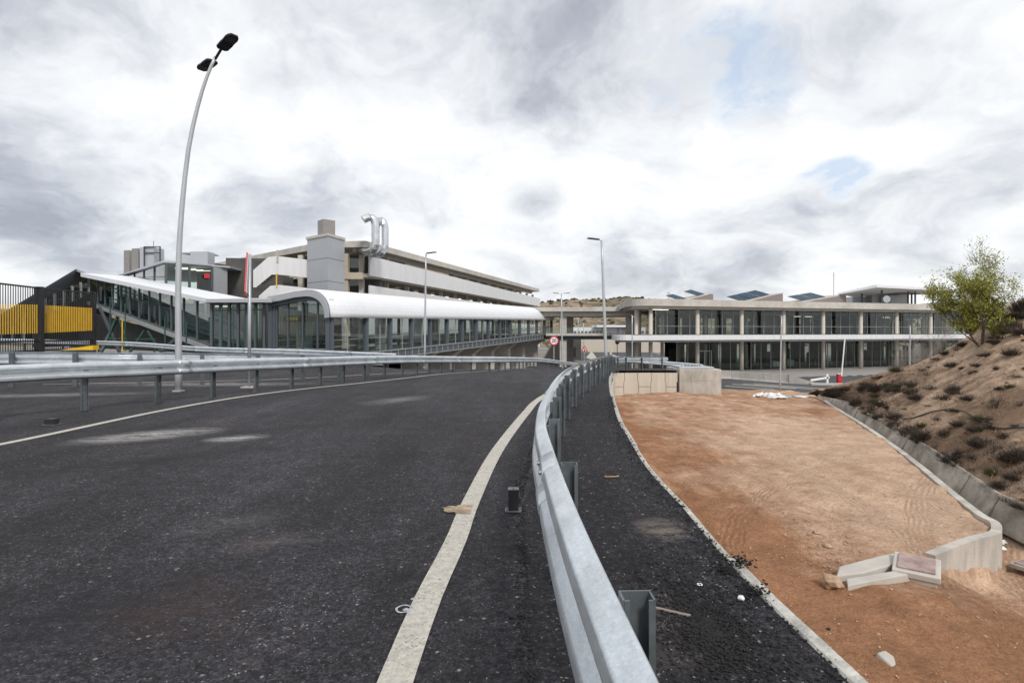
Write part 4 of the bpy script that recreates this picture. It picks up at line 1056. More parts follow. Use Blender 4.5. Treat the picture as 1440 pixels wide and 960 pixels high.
# ------------------------------------------------------------------ helpers for buildings
def glazing(parent, p, q, z0, z1, n, mw=.12, gm='glass', mm='mullion', rails=(), rail_t=.08, glass_off=0, tb=True, name='window'):
    """z0,z1 = (zp,zq)"""
    z0 = z0 if isinstance(z0, tuple) else (z0, z0); z1 = z1 if isinstance(z1, tuple) else (z1, z1)
    p = Vector((p[0],p[1],0)); q = Vector((q[0],q[1],0)); g = MB().wall(p, q, .02, z0, z1); go = part(g, 'glass_wall', M[gm], parent)
    for k in range(n+1):
        t = k/n; c_ = p.lerp(q, t); a, b = lerp(z0[0],z0[1],t), lerp(z1[0],z1[1],t)
        d = math.atan2(q.y-p.y, q.x-p.x)
        part(MB().box((c_.x, c_.y, (a+b)/2), (mw, mw*1.6, b-a), rz=d), 'mullion', M[mm], parent)
    for r_ in rails:
        a, b = lerp(z0[0],z1[0],r_), lerp(z0[1],z1[1],r_); part(MB().bar((p.x,p.y,a), (q.x,q.y,b), rail_t, rail_t), 'rail', M[mm], parent)
    if tb:
        for zz in (z0, z1): part(MB().bar((p.x,p.y,zz[0]), (q.x,q.y,zz[1]), .16, .14), 'rail', M[mm], parent)
V2 = lambda x, y: Vector((x, y))

# ------------------------------------------------------------------ parking garage
A = V2(-15.85, 60); d1 = V2(21.15, 72).normalized(); LEN = 75.2
d2 = V2(-18.4, 16).normalized(); WID = 34
W0 = V2(-21.6, 60)        # corner of the left face, behind the tower
pg = thing('parking_garage', (-20,60,GZ), 'long pale multi-storey car park with metal parapet bands behind the white walkway', 'building')
e1 = A+d1*LEN
def quad_poly(o0, o1, back=26):   # along the right face, depth to the left
    nl = V2(-d1.y, d1.x); return [A+d1*o0, A+d1*o1, A+d1*o1+nl*back, A+d1*o0+nl*back]
nl = V2(-d1.y, d1.x)
LF = [W0+d2*0, W0+d2*26]
# roof slab following both faces
roofpoly = [A-d1*1.0-nl*.6, A+d1*(LEN+1)-nl*.6, A+d1*(LEN+1)+nl*26, W0+d2*30+d1*20, W0+d2*30, W0, V2(-19.3,58.6)]
zr0 = [10.15,10.5,10.5,9.9,9.9,9.95,10.15]; zr1 = [10.95,11.35,11.35,10.9,10.9,10.75,10.95]
roofpoly = [A-nl*.8-d1*.5, e1+d1*1-nl*.8, e1+d1*1+nl*22, W0+d2*27+d1*14, W0+d2*27, W0, V2(-17.6,59.6)]
part(MB().prism(roofpoly, [10.3,10.75,10.75,10.2,9.95,10.0,10.3], [10.95,11.4,11.4,10.75,10.55,10.65,10.95]), 'roof', M['conc'], pg)
part(MB().wall(A+nl*.9, e1+nl*.9, .5, (9.95,10.3), (10.31,10.76)), 'roof_beam', M['conccol'], pg)
for z0, z1 in ((7.35,9.42),(4.3,6.35),(1.2,3.3),(-2.0,.2)):
    part(MB().wall(A-nl*.9, e1+d1*.9-nl*.9, .2, z0, (z1, z1-.25)), 'parapet_band', M['band'], pg)
    fl = [A-nl*.7, e1-nl*.7, e1+nl*22, W0+d2*27+d1*14, W0+d2*27, W0+d1*.1]
    part(MB().prism(fl, z0-.15, z0+.25), 'floor_slab', M['conccol'], pg)
for k in range(15):
    c_ = A+d1*(1+k*5.3)+nl*.6
    part(MB().box((c_.x, c_.y, 3.45), (.5,.5,13.2)), 'column', M['conccol'], pg)
for k in range(7):
    c_ = W0+d2*(.6+k*4.3)+nl*.4
    part(MB().box((c_.x, c_.y, 3.4), (.5,.5,12.4)), 'column', M['conccol'], pg)
for r_ in (9,17):
    for k in range(9):
        c_ = A+d1*(2+k*8)+nl*r_; part(MB().box((c_.x, c_.y, 3.4), (.6,.6,12.6)), 'column', M['conccol'], pg)
bw = A+nl*21.5
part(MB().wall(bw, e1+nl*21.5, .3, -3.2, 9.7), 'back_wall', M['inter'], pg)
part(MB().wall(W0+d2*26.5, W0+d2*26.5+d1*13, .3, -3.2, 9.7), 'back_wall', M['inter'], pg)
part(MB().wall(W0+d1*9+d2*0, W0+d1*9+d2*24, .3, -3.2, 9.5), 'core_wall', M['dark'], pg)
for zc in (9.62, 6.95, 4.0):
    for k in range(13):
        c_ = A+d1*(3+k*5.5)+nl*3.2; part(MB().box((c_.x, c_.y, zc if zc > 9 else zc), (1.1,.16,.06), rz=math.atan2(d1.y, d1.x)), 'ceiling_light', M['light'], pg)
for k in range(3):
    c_ = W0+d2*(3+k*6)+d1*3; part(MB().box((c_.x, c_.y, 9.4), (1.3,.2,.06)), 'ceiling_light', M['light'], pg)
# beige room, column and beam by the corner
p0, p1 = A+d1*9.5-nl*.15, A+d1*23-nl*.15
part(MB().wall(p0, p1, .2, 7.6, 9.75), 'infill_wall', M['beige'], pg)
part(MB().box((A.x-1.8, 60.2, 3.4), (.75,.7,12.6)), 'column', M['beige'], pg); part(MB().box((A.x-1.4, 59.9, 7.35), (3.2,.4,.7)), 'corner_beam', M['beige'], pg)
part(MB().wall((A.x-3.6,62.5), (A.x+1.5,62.8), .2, -3.2, 9.7), 'corner_wall', M['inter'], pg)
for z in (6.3, 8.2): part(MB().wall((A.x-1.2,59.8), (A.x-.25,60), .05, z, z+1.0), 'corner_glass', M['glassc'], pg)
# tower
tw = [P(432,0,56.5).xy, P(461,0,54.2).xy, P(484.5,0,57).xy, V2(-18.5, 60)]
tw_o = part(MB().prism(tw, GZ, 10.6), 'stair_tower', M['greymetal'], pg)
cx_ = sum((p for p in tw), V2(0,0))/4
part(MB().prism([cx_+(p-cx_)*1.06 for p in tw], 10.6, 10.85), 'tower_cap', M['conccol'], tw_o)
c_ = P(459,0,56); part(MB().box((c_.x, c_.y, 11.65), (1.25,1.25,1.5), rz=.75), 'vent_box', M['louvre'], tw_o, bevel=.02)
mbx = MB()
for p, q in ((tw[0],tw[1]),(tw[1],tw[2])):
    for z in (1.9,4.1,6.3,8.5): mbx.wall(V2(*p)+V2(0,-.0), V2(*q)+V2(0,-.0), .03, z, z+.03)
part(mbx, 'cladding_joint', M['dgrey'], tw_o)
# ducts
def duct(pts, r, y):
    q = catmull([P(u, v, yy) for u, v, yy in pts], .5)
    part(MB().tube(q, r, 14), 'exhaust_duct', M['duct'], pg, smooth=False)
duct([(506,352,60.5),(516,355,58.5),(524,352,57.5),(528,344,57.3),(528,330,57.3),(528,318,57.3),(526,309,57.3),(519,305.5,57.2),(511,309,57)], .40, 57)
duct([(522,357,60.5),(531,358,58.5),(538,354,58),(541.5,345,58),(541.5,332,58),(541.5,320,58),(539,312,58),(534,310,58.5),(530,316,59)], .36, 58)
# stairs with white parapets on left face
def pxpoly(parent, name, pts, y, th, m):
    return part(MB().poly3([P(u, v, yy if (yy := (y(u) if callable(y) else y)) else y) for u, v in pts], (0, th, 0)), name, m, parent)
st_y = 57.5
pxpoly(pg, 'stair_parapet', [(356,380),(377,361.5),(390,360),(390,386),(382,386),(360,404),(356,404)], st_y, .15, M['band'])
pxpoly(pg, 'stair_parapet', [(390.2,360),(434,365.5),(434,390.5),(396,386.5),(390.2,386)], st_y, .15, M['band'])
pxpoly(pg, 'stair_parapet', [(364,416),(380,402),(392,400.5),(434,405),(434,420),(364,420)], st_y, .15, M['band'])
mbx = MB()
for k in range(7): 
    a_ = P(368+k*3.2, 398-k*2.6, st_y+.8); mbx.box(a_, (.35,1.3,.06))
part(mbx, 'stair_tread', M['dark'], pg)
part(MB().box(P(389,394,st_y-.15), (.1,.1,1.3)), 'stair_column', M['kyellow'], pg); part(MB().box(P(390,360,st_y-.1), (.12,.12,1.2)), 'stair_column', M['beige'], pg)
part(MB().wall(P(318,0,62).xy, P(440,0,63).xy, .2, 0, 9.5), 'left_back_wall', M['inter'], pg)
pxpoly(pg, 'hanging_drape', [(398,390),(412,390),(412,412),(398,412)], 60, .1, M['inter'])

# rooftop mast
# ------------------------------------------------------------------ walkway with barrel roof
N0 = V2(-12.1, 38); E0 = V2(5.55, 80); wd = (E0-N0).normalized(); WLn = (E0-N0).length; wn = V2(-wd.y, wd.x)
wk = thing('covered_walkway', (N0.x, N0.y, 0), 'glazed footbridge under a long white barrel roof running into the distance', 'walkway')
fz = lambda t: lerp(-.12, 1.28, t); ez = lambda t: lerp(2.42, 3.05, t)
prof = [(2.0-2.0*math.cos(k*math.pi/24)**.85, 1.84*math.sin(k*math.pi/24)**.85) for k in range(13)]+[(2.9,1.78),(4.1,1.62),(5.4,1.42)]
rows = []; th_r = .0
me = MB(); S = 24
for i in range(S+1):
    t = i/S; c_ = N0-wn*.25+wd*WLn*t-wd*(.4 if i == 0 else 0); s_ = 1-.0*t
    end = 1.0
    for (a, h) in prof: me.v.append((c_.x+wn.x*a, c_.y+wn.y*a, ez(t)+h*lerp(1.0,.88,t)))
n = len(prof)
for i in range(S):
    for j_ in range(n-1): a = i*n+j_; me.f.append((a, a+1, a+n+1, a+n)) 
# rounded end
ro = part(me, 'barrel_roof', M['tiles'], wk, smooth=True)
uvl = ro.data.uv_layers.new(name='UVMap'); acc = [0]
for (a, b) in zip(prof, prof[1:]): acc.append(acc[-1]+math.dist(a, b))
for poly in ro.data.polygons:
    for li in poly.loop_indices:
        vi = ro.data.loops[li].vertex_index; uvl.data[li].uv = ((vi//n)/S*WLn, acc[vi % n])
so = ro.modifiers.new('s', 'SOLIDIFY'); so.thickness = .12; so.offset = -1
# end cap at far end (half dome-ish slope)
mb = MB(); c_ = E0-wn*.25
for j_ in range(n-1):
    a, b = prof[j_], prof[j_+1]; k = .88
    P0 = Vector((c_.x+wn.x*a[0], c_.y+wn.y*a[0], ez(1)+a[1]*k)); P1 = Vector((c_.x+wn.x*b[0], c_.y+wn.y*b[0], ez(1)+b[1]*k))
    Q0 = Vector((c_.x+wn.x*2.4+wd.x*1.6, c_.y+wn.y*2.4+wd.y*1.6, ez(1)+.3)); mb.face(P0, P1, Q0)
part(mb, 'roof_end', M['white'], wk)
# front arch fascia
mb = MB(); c_ = N0-wn*.25-wd*.42
ou = [(a, h) for a, h in prof]; inn = [(2.0-1.68*math.cos(k*math.pi/24)**.85, -.02+1.46*math.sin(k*math.pi/24)**.85) for k in range(13)]+[(2.9,1.39),(4.1,1.22),(5.4,1.04)]
for j_ in range(n-1):
    f4 = [ou[j_], ou[j_+1], inn[j_+1], inn[j_]]
    mb.poly3([(c_.x+wn.x*a, c_.y+wn.y*a, ez(0)+h) for a, h in f4], (wd.x*-.12, wd.y*-.12, 0))
part(mb, 'arch_fascia', M['greymetal'], wk)
mb = MB(); c_ = N0-wn*.25-wd*.1
in2 = [(2.0-1.46*math.cos(k*math.pi/24)**.85, -.04+1.20*math.sin(k*math.pi/24)**.85) for k in range(13)]+[(2.9,1.13),(4.1,.96),(5.4,.78)]
for j_ in range(n-1):
    f4 = [inn[j_], inn[j_+1], in2[j_+1], in2[j_]]
    mb.poly3([(c_.x+wn.x*a, c_.y+wn.y*a, ez(0)+h) for a, h in f4], (wd.x*-.12, wd.y*-.12, 0))
part(mb, 'arch_frame', M['mullion'], wk)
# front glazing
fl_ = N0+wn*5.15; 
glazing(wk, N0+wn*.1, fl_, -.1, 3.65, 1, .3, tb=False)
for k in (1.1,2.4,3.7,4.7):
    c_ = N0+wn*k; part(MB().box((c_.x,c_.y,1.7), (.09,.14,3.6), rz=math.atan2(wn.y,wn.x)), 'mullion', M['mullion'], wk)
part(MB().bar((N0.x+wn.x*.2, N0.y+wn.y*.2, .32), (fl_.x, fl_.y, .32), .05,.05), 'handrail', M['alu'], wk)
# side glazing
npan = 15; ts = [0]+[ (3.74+ (WLn-3.74)*((k/(npan-1)))) / WLn for k in range(npan)]
g = MB().wall(N0, E0, .02, (fz(0), fz(1)), (ez(0)+.05, ez(1)+.05)); part(g, 'glass_wall', M['glassc'], wk)
for t in ts:
    c_ = N0+wd*WLn*t; part(MB().box((c_.x,c_.y,(fz(t)+ez(t))/2), (.26,.32,ez(t)-fz(t)+.1), rz=math.atan2(wd.y,wd.x)), 'mullion', M['mullion'], wk)
    c2 = c_+wd*1.7
    if t < .97: part(MB().box((c2.x,c2.y,(fz(t)+ez(t))/2), (.05,.06,ez(t)-fz(t)), rz=math.atan2(wd.y,wd.x)), 'mullion', M['alu'], wk)
l2 = N0+wn*4.9; r2 = E0+wn*4.9
part(MB().wall(l2, r2, .02, (fz(0), fz(1)), (ez(0)+1.4, ez(1)+1.2)), 'glass_wall', M['glassc'], wk)
for k in range(16):
    c_ = l2+wd*WLn*k/15; t = k/15; part(MB().box((c_.x,c_.y,(fz(t)+ez(t)+1.2)/2), (.22,.22,ez(t)+1.2-fz(t)), rz=math.atan2(wd.y,wd.x)), 'mullion', M['mullion'], wk)
for off in (.35, 4.5):
    for h in (.55,1.0): 
        a, b = N0+wn*off, E0+wn*off; part(MB().bar((a.x,a.y,fz(0)+h), (b.x,b.y,fz(1)+h), .05,.05), 'handrail', M['alu'], wk)
part(MB().prism([N0-wn*.12, E0-wn*.12, E0+wn*5.1, N0+wn*5.1], [fz(0)-.2,fz(1)-.2,fz(1)-.2,fz(0)-.2], [fz(0)-.01,fz(1)-.01,fz(1)-.01,fz(0)-.01]), 'floor', M['floorin'], wk)
part(MB().wall(N0-wn*.22, E0-wn*.22, .14, (fz(0)-.62, fz(1)-.62), (fz(0)-.03, fz(1)-.03)), 'girder', M['mullion'], wk)
mb = MB()
for k in range(46):
    c_ = N0-wn*.31+wd*(k+.5)*WLn/46; t = (k+.5)/46; mb.box((c_.x,c_.y,fz(t)-.32), (.05,.06,.5), rz=math.atan2(wd.y,wd.x))
mb.bar((N0.x-wn.x*.3, N0.y-wn.y*.3, fz(0)-.03), (E0.x-wn.x*.3, E0.y-wn.y*.3, fz(1)-.03), .16,.06); mb.bar((N0.x-wn.x*.3, N0.y-wn.y*.3, fz(0)-.62), (E0.x-wn.x*.3, E0.y-wn.y*.3, fz(1)-.62), .16,.06)
part(mb, 'girder_stiffener', M['alu'], wk)
for k in range(7):
    s_ = WLn*(.30+k*.105); t = s_/WLn; c_ = N0+wd*s_; c2 = c_+wn*1.3
    part(MB().poly3([(c_.x+wn.x*.0, c_.y+wn.y*.0, fz(t)-.63), (c_.x+wn.x*4.9, c_.y+wn.y*4.9, fz(t)-.63), (c_.x+wn.x*3.6, c_.y+wn.y*3.6, fz(t)-1.7),(c_.x+wn.x*3.6, c_.y+wn.y*3.6, GZ), (c_.x+wn.x*1.2, c_.y+wn.y*1.2, GZ),(c_.x+wn.x*1.2, c_.y+wn.y*1.2, fz(t)-1.5)], (wd.x*.9, wd.y*.9, 0)), 'bridge_pier', M['conc'], wk)
for k in range(14):
    c_ = N0+wn*(4.3)+wd*(2.2+k*3.1); t = (2.2+k*3.1)/WLn
    if k % 3 != 1: part(MB().box((c_.x,c_.y,fz(t)+1.25), (1.5,.12,2.4), rz=math.atan2(wd.y,wd.x)), 'inner_panel', M['band' if k % 2 else 'greymetal'], wk)
part(MB().wall(N0+wn*.3+wd*3, E0+wn*.3, .04, (fz(0)+.55,fz(1)+.5), (fz(0)+1.0,fz(1)+.95)), 'balustrade', M['glass'], wk)
# dangling sign inside
c_ = N0+wn*2.9+wd*.8; so_ = part(MB().box((c_.x, c_.y, 2.4), (3.9,.1,.42), rz=math.atan2(wn.y,wn.x)), 'hanging_sign', M['black'], wk)
mb = MB()
for k in (.75,1.02,1.29,1.56):
    cc_ = c_+wn*k-wd*.07; mb.box((cc_.x, cc_.y, 2.42), (.20,.02,.24), rz=math.atan2(wn.y,wn.x))
part(mb, 'sign_pictograms', M['kyellow'], so_)
for k in (8,16,24,32): 
    c_ = N0+wn*2.6+wd*k; part(MB().box((c_.x,c_.y,3.4), (.15,1.6,.05), rz=math.atan2(wn.y,wn.x)), 'ceiling_light', M['light'], wk)
for k, (o_, w_) in enumerate(((1.0,.9),(3.5,.8))):
    c_ = N0+wn*o_+wd*7; part(MB().box((c_.x,c_.y,.9), (w_,.25,1.9), rz=math.atan2(wn.y,wn.x)), 'wall_panel', M['greymetal'], wk)

# ------------------------------------------------------------------ ramp gallery
rg = thing('glass_gallery', (-22,40,0), 'sloping glazed escalator gallery with white roof edge left of the walkway', 'gallery')
K1 = P(372,0,40.2).xy; K2 = P(298,0,40).xy; K3 = P(128,0,60).xy
glazing(rg, K2, K1, 0, (3.45,3.55), 6, .16, rails=(.86,))
for k in range(4):
    a = P(312+k*16,0,40-.4).xy; part(MB().tube([(a.x,a.y,0),(a.x,a.y,3.2)], .045, 8), 'green_mast', M['green'], rg)
gz0 = (.45, 4.62); gz1 = (3.5, 7.25)
glazing(rg, K2, K3, gz0, gz1, 12, .10, rails=())
# inner slope lines (escalator balustrade)
mb = MB(); back = V2(.55,.83)*3.2
for h in (1.15, .8, 1.9, 2.3): mb.bar((*(K2+back*.5), gz0[0]+h-.6), (*(K3+back*.5), gz0[1]+h-.6), .10,.10)
part(mb, 'balustrade', M['alu'], rg)
part(MB().wall(K2+back*.8, K3+back*.8, .1, (gz0[0]-.4, gz0[1]-.4), (gz0[0]+.9, gz0[1]+.9)), 'escalator_side', M['greymetal'], rg)
part(MB().prism([K2,K3,K3+back,K2+back], [gz0[0]-.45,gz0[1]-.45,gz0[1]-.45,gz0[0]-.45], [gz0[0]-.1,gz0[1]-.1,gz0[1]-.1,gz0[0]-.1]), 'ramp_floor', M['mullion'], rg)
fr = (K3-K2).normalized(); ft_ = V2(-fr.y, fr.x); ft_ = ft_ if ft_.y < 0 else -ft_
part(MB().wall(K2+ft_*.25, K3+ft_*.25, .12, (gz0[0]-.3, gz0[1]-.3), (gz0[0]+.02, gz0[1]+.02)), 'ramp_edge', M['alu'], rg)
K2r = K2+V2(.6,0)
part(MB().prism([K2r+ft_*.9, K3+ft_*.9, K3+back*1.2, K2+back*1.2], [3.5,7.22,7.22,3.5], [3.78,7.62,7.62,3.78]), 'roof', M['white'], rg)
part(MB().prism([K2r+ft_*.95, K2+V2(4.6,-.9), K1+V2(.2,-.3), K1+V2(0,3), K2+back*1.2], [3.5,3.5,3.55,3.55,3.5], [3.74,3.72,3.85,3.85,3.74]), 'flat_roof', M['greymetal'], rg)
part(MB().prism([K1+V2(0,.2), K2, K2+V2(0,4), K1+V2(0,4)], -.1, .02), 'floor', M['floorin'], rg)
# inner back glazing and dark underside
part(MB().wall(K2+back*1.6+V2(5,0), K3+back*1.6, .1, -.2, (2.6,6.6)), 'inner_wall', M['inter'], rg)
for k in range(13):
    c_ = (K2+back*1.5).lerp(K3+back*1.5, k/12); part(MB().box((*c_, lerp(1.9,5.6,k/12)), (.15,.15,lerp(3.0,2.8,k/12))), 'inner_mullion', M['alu'] if k % 2 else M['mullion'], rg)
for k in range(9):
    c_ = (K2+back*.8+V2(-1,0)).lerp(K3+back*.8, (k+.5)/9); part(MB().box((*c_, lerp(3.2,6.9,(k+.5)/9)), (1.2,.15,.05)), 'ceiling_light', M['light'], rg)
part(MB().wall(K2+back*.6, P(100,0,62).xy, .2, -.2, (.1,4.1)), 'undercroft_shade', M['dark'], rg)  # dark backdrop sheet standing in for the shaded void below the ramp
for u, y in ((205,47),(165,52)):
    c_ = P(u,0,y-1.5); zt_ = lerp(gz0[0], gz0[1], (y-40)/20)-.35
    mb = MB(); 
    for s_ in (-1,1): mb.bar((c_.x+s_*1.2, c_.y, -.1), (c_.x+s_*.15, c_.y, zt_), .12,.12)
    mb.bar((c_.x-.8,c_.y,.9),(c_.x+.8,c_.y,.9),.08,.08)
    part(mb, 'green_trestle', M['green'], rg)
for u0, u1, y in ((140,168,50),(172,142,51),(255,225,43)):
    part(MB().bar(P(u0,432,y+4) if u0<200 else P(u0,470,y), P(u1,495,y), .22,.22), 'brace', M['dgrey'], rg)
for u, y in ((176,49.5),(155,53),(232,43.5),(262,41.5),(248,42.5)):
    a = P(u,0,y-1.8).xy; zt_ = lerp(gz0[0], gz0[1], (y-40)/20)+1.4; part(MB().tube([(*a,-.1),(*a,zt_)], .05, 8), 'green_mast', M['green'], rg)
a = P(172,470,49); part(MB().tube([a+Vector((0,0,-1.5)), a+Vector((0,0,1.2))], .05, 6), 'yellow_rod', M['kyellow'], rg)
# gable roof at far left
gr = thing('entrance_hall', (-40,55,0), 'dark gabled glass hall behind the black and yellow fence', 'building')
pk = P(107,378,62); le = P(-60,478,44); ri = P(136,389,61)
bk = Vector((-5,14,0))
part(MB().poly3([pk, le, le+bk, pk+bk], (0,0,-.28)), 'roof', M['mullion'], gr)
part(MB().poly3([pk+Vector((.02,0,0)), pk+bk, ri+bk+Vector((0,0,-.3)), ri+Vector((0,0,-.05))], (0,0,-.25)), 'roof', M['greymetal'], gr)
g0, g1_ = P(125,0,63).xy, P(0,0,50).xy
za, zb_ = pk.z-1.0, P(0,446,50).z
glazing(gr, g0, g1_, (.3, .3), (za, zb_), 9, .15, mm='alu', tb=False)
part(MB().wall(g0+V2(0,3.5), g1_+V2(0,3.5), .1, 0, (za-.2,zb_-.2)), 'inner_wall', M['dark'], gr)
part(MB().bar((*g0, 3.2+1.2), (*P(60,0,56).xy, 3.2), .5,.5), 'stair_stringer', M['dgrey'], gr)
part(MB().bar((*g0, 5.6), (*P(60,0,56).xy, 4.4), .06,.06), 'handrail', M['alu'], gr)
o = MB().poly3([P(126,389,60.2),P(133,391,60.2),P(140,401,60.2),P(150,404,60.2),P(158,399,60.2),P(157,405,60.2),P(148,408,60.2),P(138,406,60.2),P(128,396,60.2)], (0,.1,0)); part(o, 'curved_panel', M['kyellow'], gr)

# upper glass box + rooftop boxes
ub = thing('glass_lobby', (-33,56,0), 'upper glass lobby box with black frame and grey end panel above the gallery', 'building')
q0, q1, q2 = P(166,0,70).xy, P(233.5,0,55.5).xy, P(298,0,57.8).xy; q3 = P(319,0,59.5).xy
z1_ = lambda v, y: CZ+(HZ-v)/F*y
glazing(ub, q0, q1, (z1_(404,70)-2, z1_(418,55.5)), (z1_(391,70), z1_(369.5,55.5)), 5, .12, gm='glassc', mm='dgrey')
glazing(ub, q1, q2, (z1_(405,55.5), z1_(408,57.8)), (z1_(369.5,55.5), z1_(375,57.8)), 2, .22, gm='glass', mm='dgrey')
part(MB().wall(q2, q3, .15, 2, z1_(376.5,58.5)), 'end_panel', M['greymetal'], ub)
part(MB().prism([q0+V2(-.3,-.3), q1+V2(-.1,-.3), q3+V2(.5,-.3), q3+V2(0,9), q0+V2(6,6)], [z1_(391,70), z1_(369.5,55.5), z1_(376.5,59), z1_(376.5,59), z1_(391,70)], [z1_(391,70)+.2, z1_(369.5,55.5)+.2, z1_(376.5,59)+.18, z1_(376.5,59)+.18, z1_(391,70)+.2]), 'roof', M['greymetal'], ub)
part(MB().prism([q0, q1, q3, q3+V2(0,9), q0+V2(6,6)], 4.3, 4.9), 'floor', M['conccol'], ub)
part(MB().wall(q1+V2(.5,6), q3+V2(0,6), .1, 2, 7.8), 'inner_wall', M['dark'], ub)
part(MB().wall(q1+V2(0,.1), q3+V2(0,.1), .1, 0, 4.3), 'lower_wall', M['inter'], ub)
c_ = P(291,388,57); part(MB().box(c_, (.55,.1,.45)), 'red_panel', M['red'], ub)
for k in range(5): part(MB().box(P(246+k*10,376+k*1.2,59.5), (1.4,.15,.06)), 'ceiling_light', M['light'], ub)
ra = thing('rooftop_plant', (-44,68,8), 'framed louvre plant boxes on the roof left of the leaning lamp', 'roof plant')
for k, (u0, u1, vt, vb, y) in enumerate(((181,190.5,353,385,72),(192,203.5,350.5,384,70.5))):
    part(MB().box(P((u0+u1)/2,(vt+vb)/2,y), ((u1-u0)/F*y, 1.6, (vb-vt)/F*y), rz=-.25), 'louvre_box', M['louvre'], ra, bevel=.03)
part(MB().box(P(214,366,69.5), (1.75,1.9,2.95), rz=-.05), 'louvre_box', M['greymetal'], ra, bevel=.02)
mb = MB(); cb_ = P(214,366,68.4)
for sx in (-.95,.95): mb.box(cb_+Vector((sx,0,0)), (.12,.12,3.3))
for sz in (-1.2,0.9,1.62): mb.box(cb_+Vector((0,0,sz)), (2.0,.12,.1))
part(mb, 'frame', M['dgrey'], ra); part(MB().tube([P(216,347,68.5), P(216,339,68.5)], .03, 6), 'mast', M['dgrey'], ra)
rb = thing('rooftop_plant', (-38,64,8), 'plain grey plant box on the roof right of the leaning lamp', 'roof plant')
part(MB().box(P(285,367,63), (1.9,1.5,1.9), rz=.0), 'box', M['greymetal'], rb, bevel=.02); part(MB().box(P(264,369,66), (1.5,1.8,1.9), rz=.3), 'box', M['greymetal'], rb, bevel=.02)
part(MB().box(P(281,357.5,63.5), (3.0,2.4,.12)), 'lid', M['alu'], rb)

# ------------------------------------------------------------------ two storey building on the right
C0 = V2(15.3, 62.6); fd = V2(.953,.304).normalized(); bn = V2(.11,.994)      # bn points away from camera
sb = thing('terminal_building', (C0.x, C0.y, GZ), 'long two-storey concrete building with round columns and glazed walls', 'building')
Q = lambda a, b: C0+fd*a+bn*b
def nose(a0, rad, b0, b1, a1):
    pts = []
    for k in range(9):
        t = math.pi/2*k/8; pts.append(Q(a0+rad-rad*math.cos(t)*1.0, b0+rad-rad*math.sin(t)) if False else Q(a0+rad*(1-math.cos(t)), b0+rad*(1-math.sin(t))))
    return pts+[Q(a1, b0), Q(a1, b1), Q(a0, b1)]
part(MB().prism(nose(-2.9, 3.6, -.9, 24, 51.5), 4.3, 5.06), 'roof', M['conc'], sb)
part(MB().prism(nose(-2.3, 3.2, -.3, 23.5, 51), 4.08, 4.29), 'roof_soffit', M['conccol'], sb)
cn = nose(-5.2, 2.6, -1.9, 3, 72); 
part(MB().prism(nose(-4.6, 2.2, -1.9, 3, 51.5), .56, 1.13), 'canopy', M['band'], sb)
part(MB().prism(nose(-4.2, 2.0, -1.6, 2.8, 51), .36, .498), 'canopy_soffit', M['greymetal'], sb)
part(MB().wall(Q(-2.5,-1.86), Q(51.2,-1.86), .1, 1.132, 1.20), 'canopy_edge', M['dgrey'], sb)
part(MB().prism([Q(-2,3), Q(51.2,3), Q(51.2,23), Q(-2,23)], .3, 1.1), 'floor_slab', M['conccol'], sb)
for k in range(9):
    for (row, r_) in ((0,.22),(4.2,.2),(12,.22)):
        a = 6.07*k+(2.2 if row == 4.2 else 0)
        p = Q(a, row+.35); part(MB().tube([(p.x,p.y,GZ+.03),(p.x,p.y,4.1)], r_, 14), 'column', M['conccol'], sb, smooth=True)
for k in range(4):
    p = Q(-1.6+.45*k, 2.0+k*2.4); part(MB().tube([(p.x,p.y,GZ),(p.x,p.y,4.1)], .2, 12), 'column', M['conccol'], sb, smooth=True)
random.seed(3)
# glazing sheets + mullions
for (z0, z1, off, a0) in ((1.12,4.08,2.6,1.0),(GZ+.04,.34,3.6,4.0)):
    g = MB().wall(Q(a0,off), Q(50.8,off), .03, z0, z1); part(g, 'glass_wall', M['glass'], sb)
    a = a0; k = 0
    while a < 50.6:
        p = Q(a, off); part(MB().box((p.x,p.y,(z0+z1)/2), (.06,.1,z1-z0), rz=math.atan2(fd.y,fd.x)), 'mullion', M['alu'], sb); a += 1.52
part(MB().wall(Q(1.0,2.6), Q(.6,20), .03, 1.12, 4.08), 'glass_wall', M['glass'], sb)
# handrail on upper level
part(MB().bar((*Q(1,1.2),2.1), (*Q(50,1.2),2.1), .04,.04), 'handrail', M['alu'], sb)
# interior back walls with gaps, ceiling
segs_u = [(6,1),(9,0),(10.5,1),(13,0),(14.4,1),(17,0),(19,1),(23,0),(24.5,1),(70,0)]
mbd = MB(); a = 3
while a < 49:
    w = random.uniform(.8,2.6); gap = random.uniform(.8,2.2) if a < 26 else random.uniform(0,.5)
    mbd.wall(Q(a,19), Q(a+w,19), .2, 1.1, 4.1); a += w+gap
part(mbd, 'rear_wall_or_screen', M['dark'], sb)
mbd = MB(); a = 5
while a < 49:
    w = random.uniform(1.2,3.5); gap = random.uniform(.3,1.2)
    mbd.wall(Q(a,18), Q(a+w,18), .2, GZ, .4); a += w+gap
part(mbd, 'rear_wall_or_screen', M['dark'], sb)
mbd = MB()
for k in range(22):
    a = random.uniform(4,47); b = random.uniform(6,16); w = random.uniform(.6,2.5); up_ = random.random() < .5
    z0 = 1.1 if up_ else GZ; mbd.box((*Q(a,b), z0+random.uniform(.8,1.4)), (w,.4,random.uniform(1.6,2.8)), rz=math.atan2(fd.y,fd.x))
part(mbd, 'partition', M['inter'], sb)
part(MB().wall(Q(45.5,6), Q(50.5,6.2), .2, GZ, 4.0), 'rear_wall_or_screen', M['dark'], sb)  # added dark screen, hides the bright background so this end looks unlit
part(MB().prism([Q(1,2.8), Q(50.8,2.8), Q(50.8,23), Q(1,23)], 3.55, 4.07), 'ceiling', M['inter'], sb)
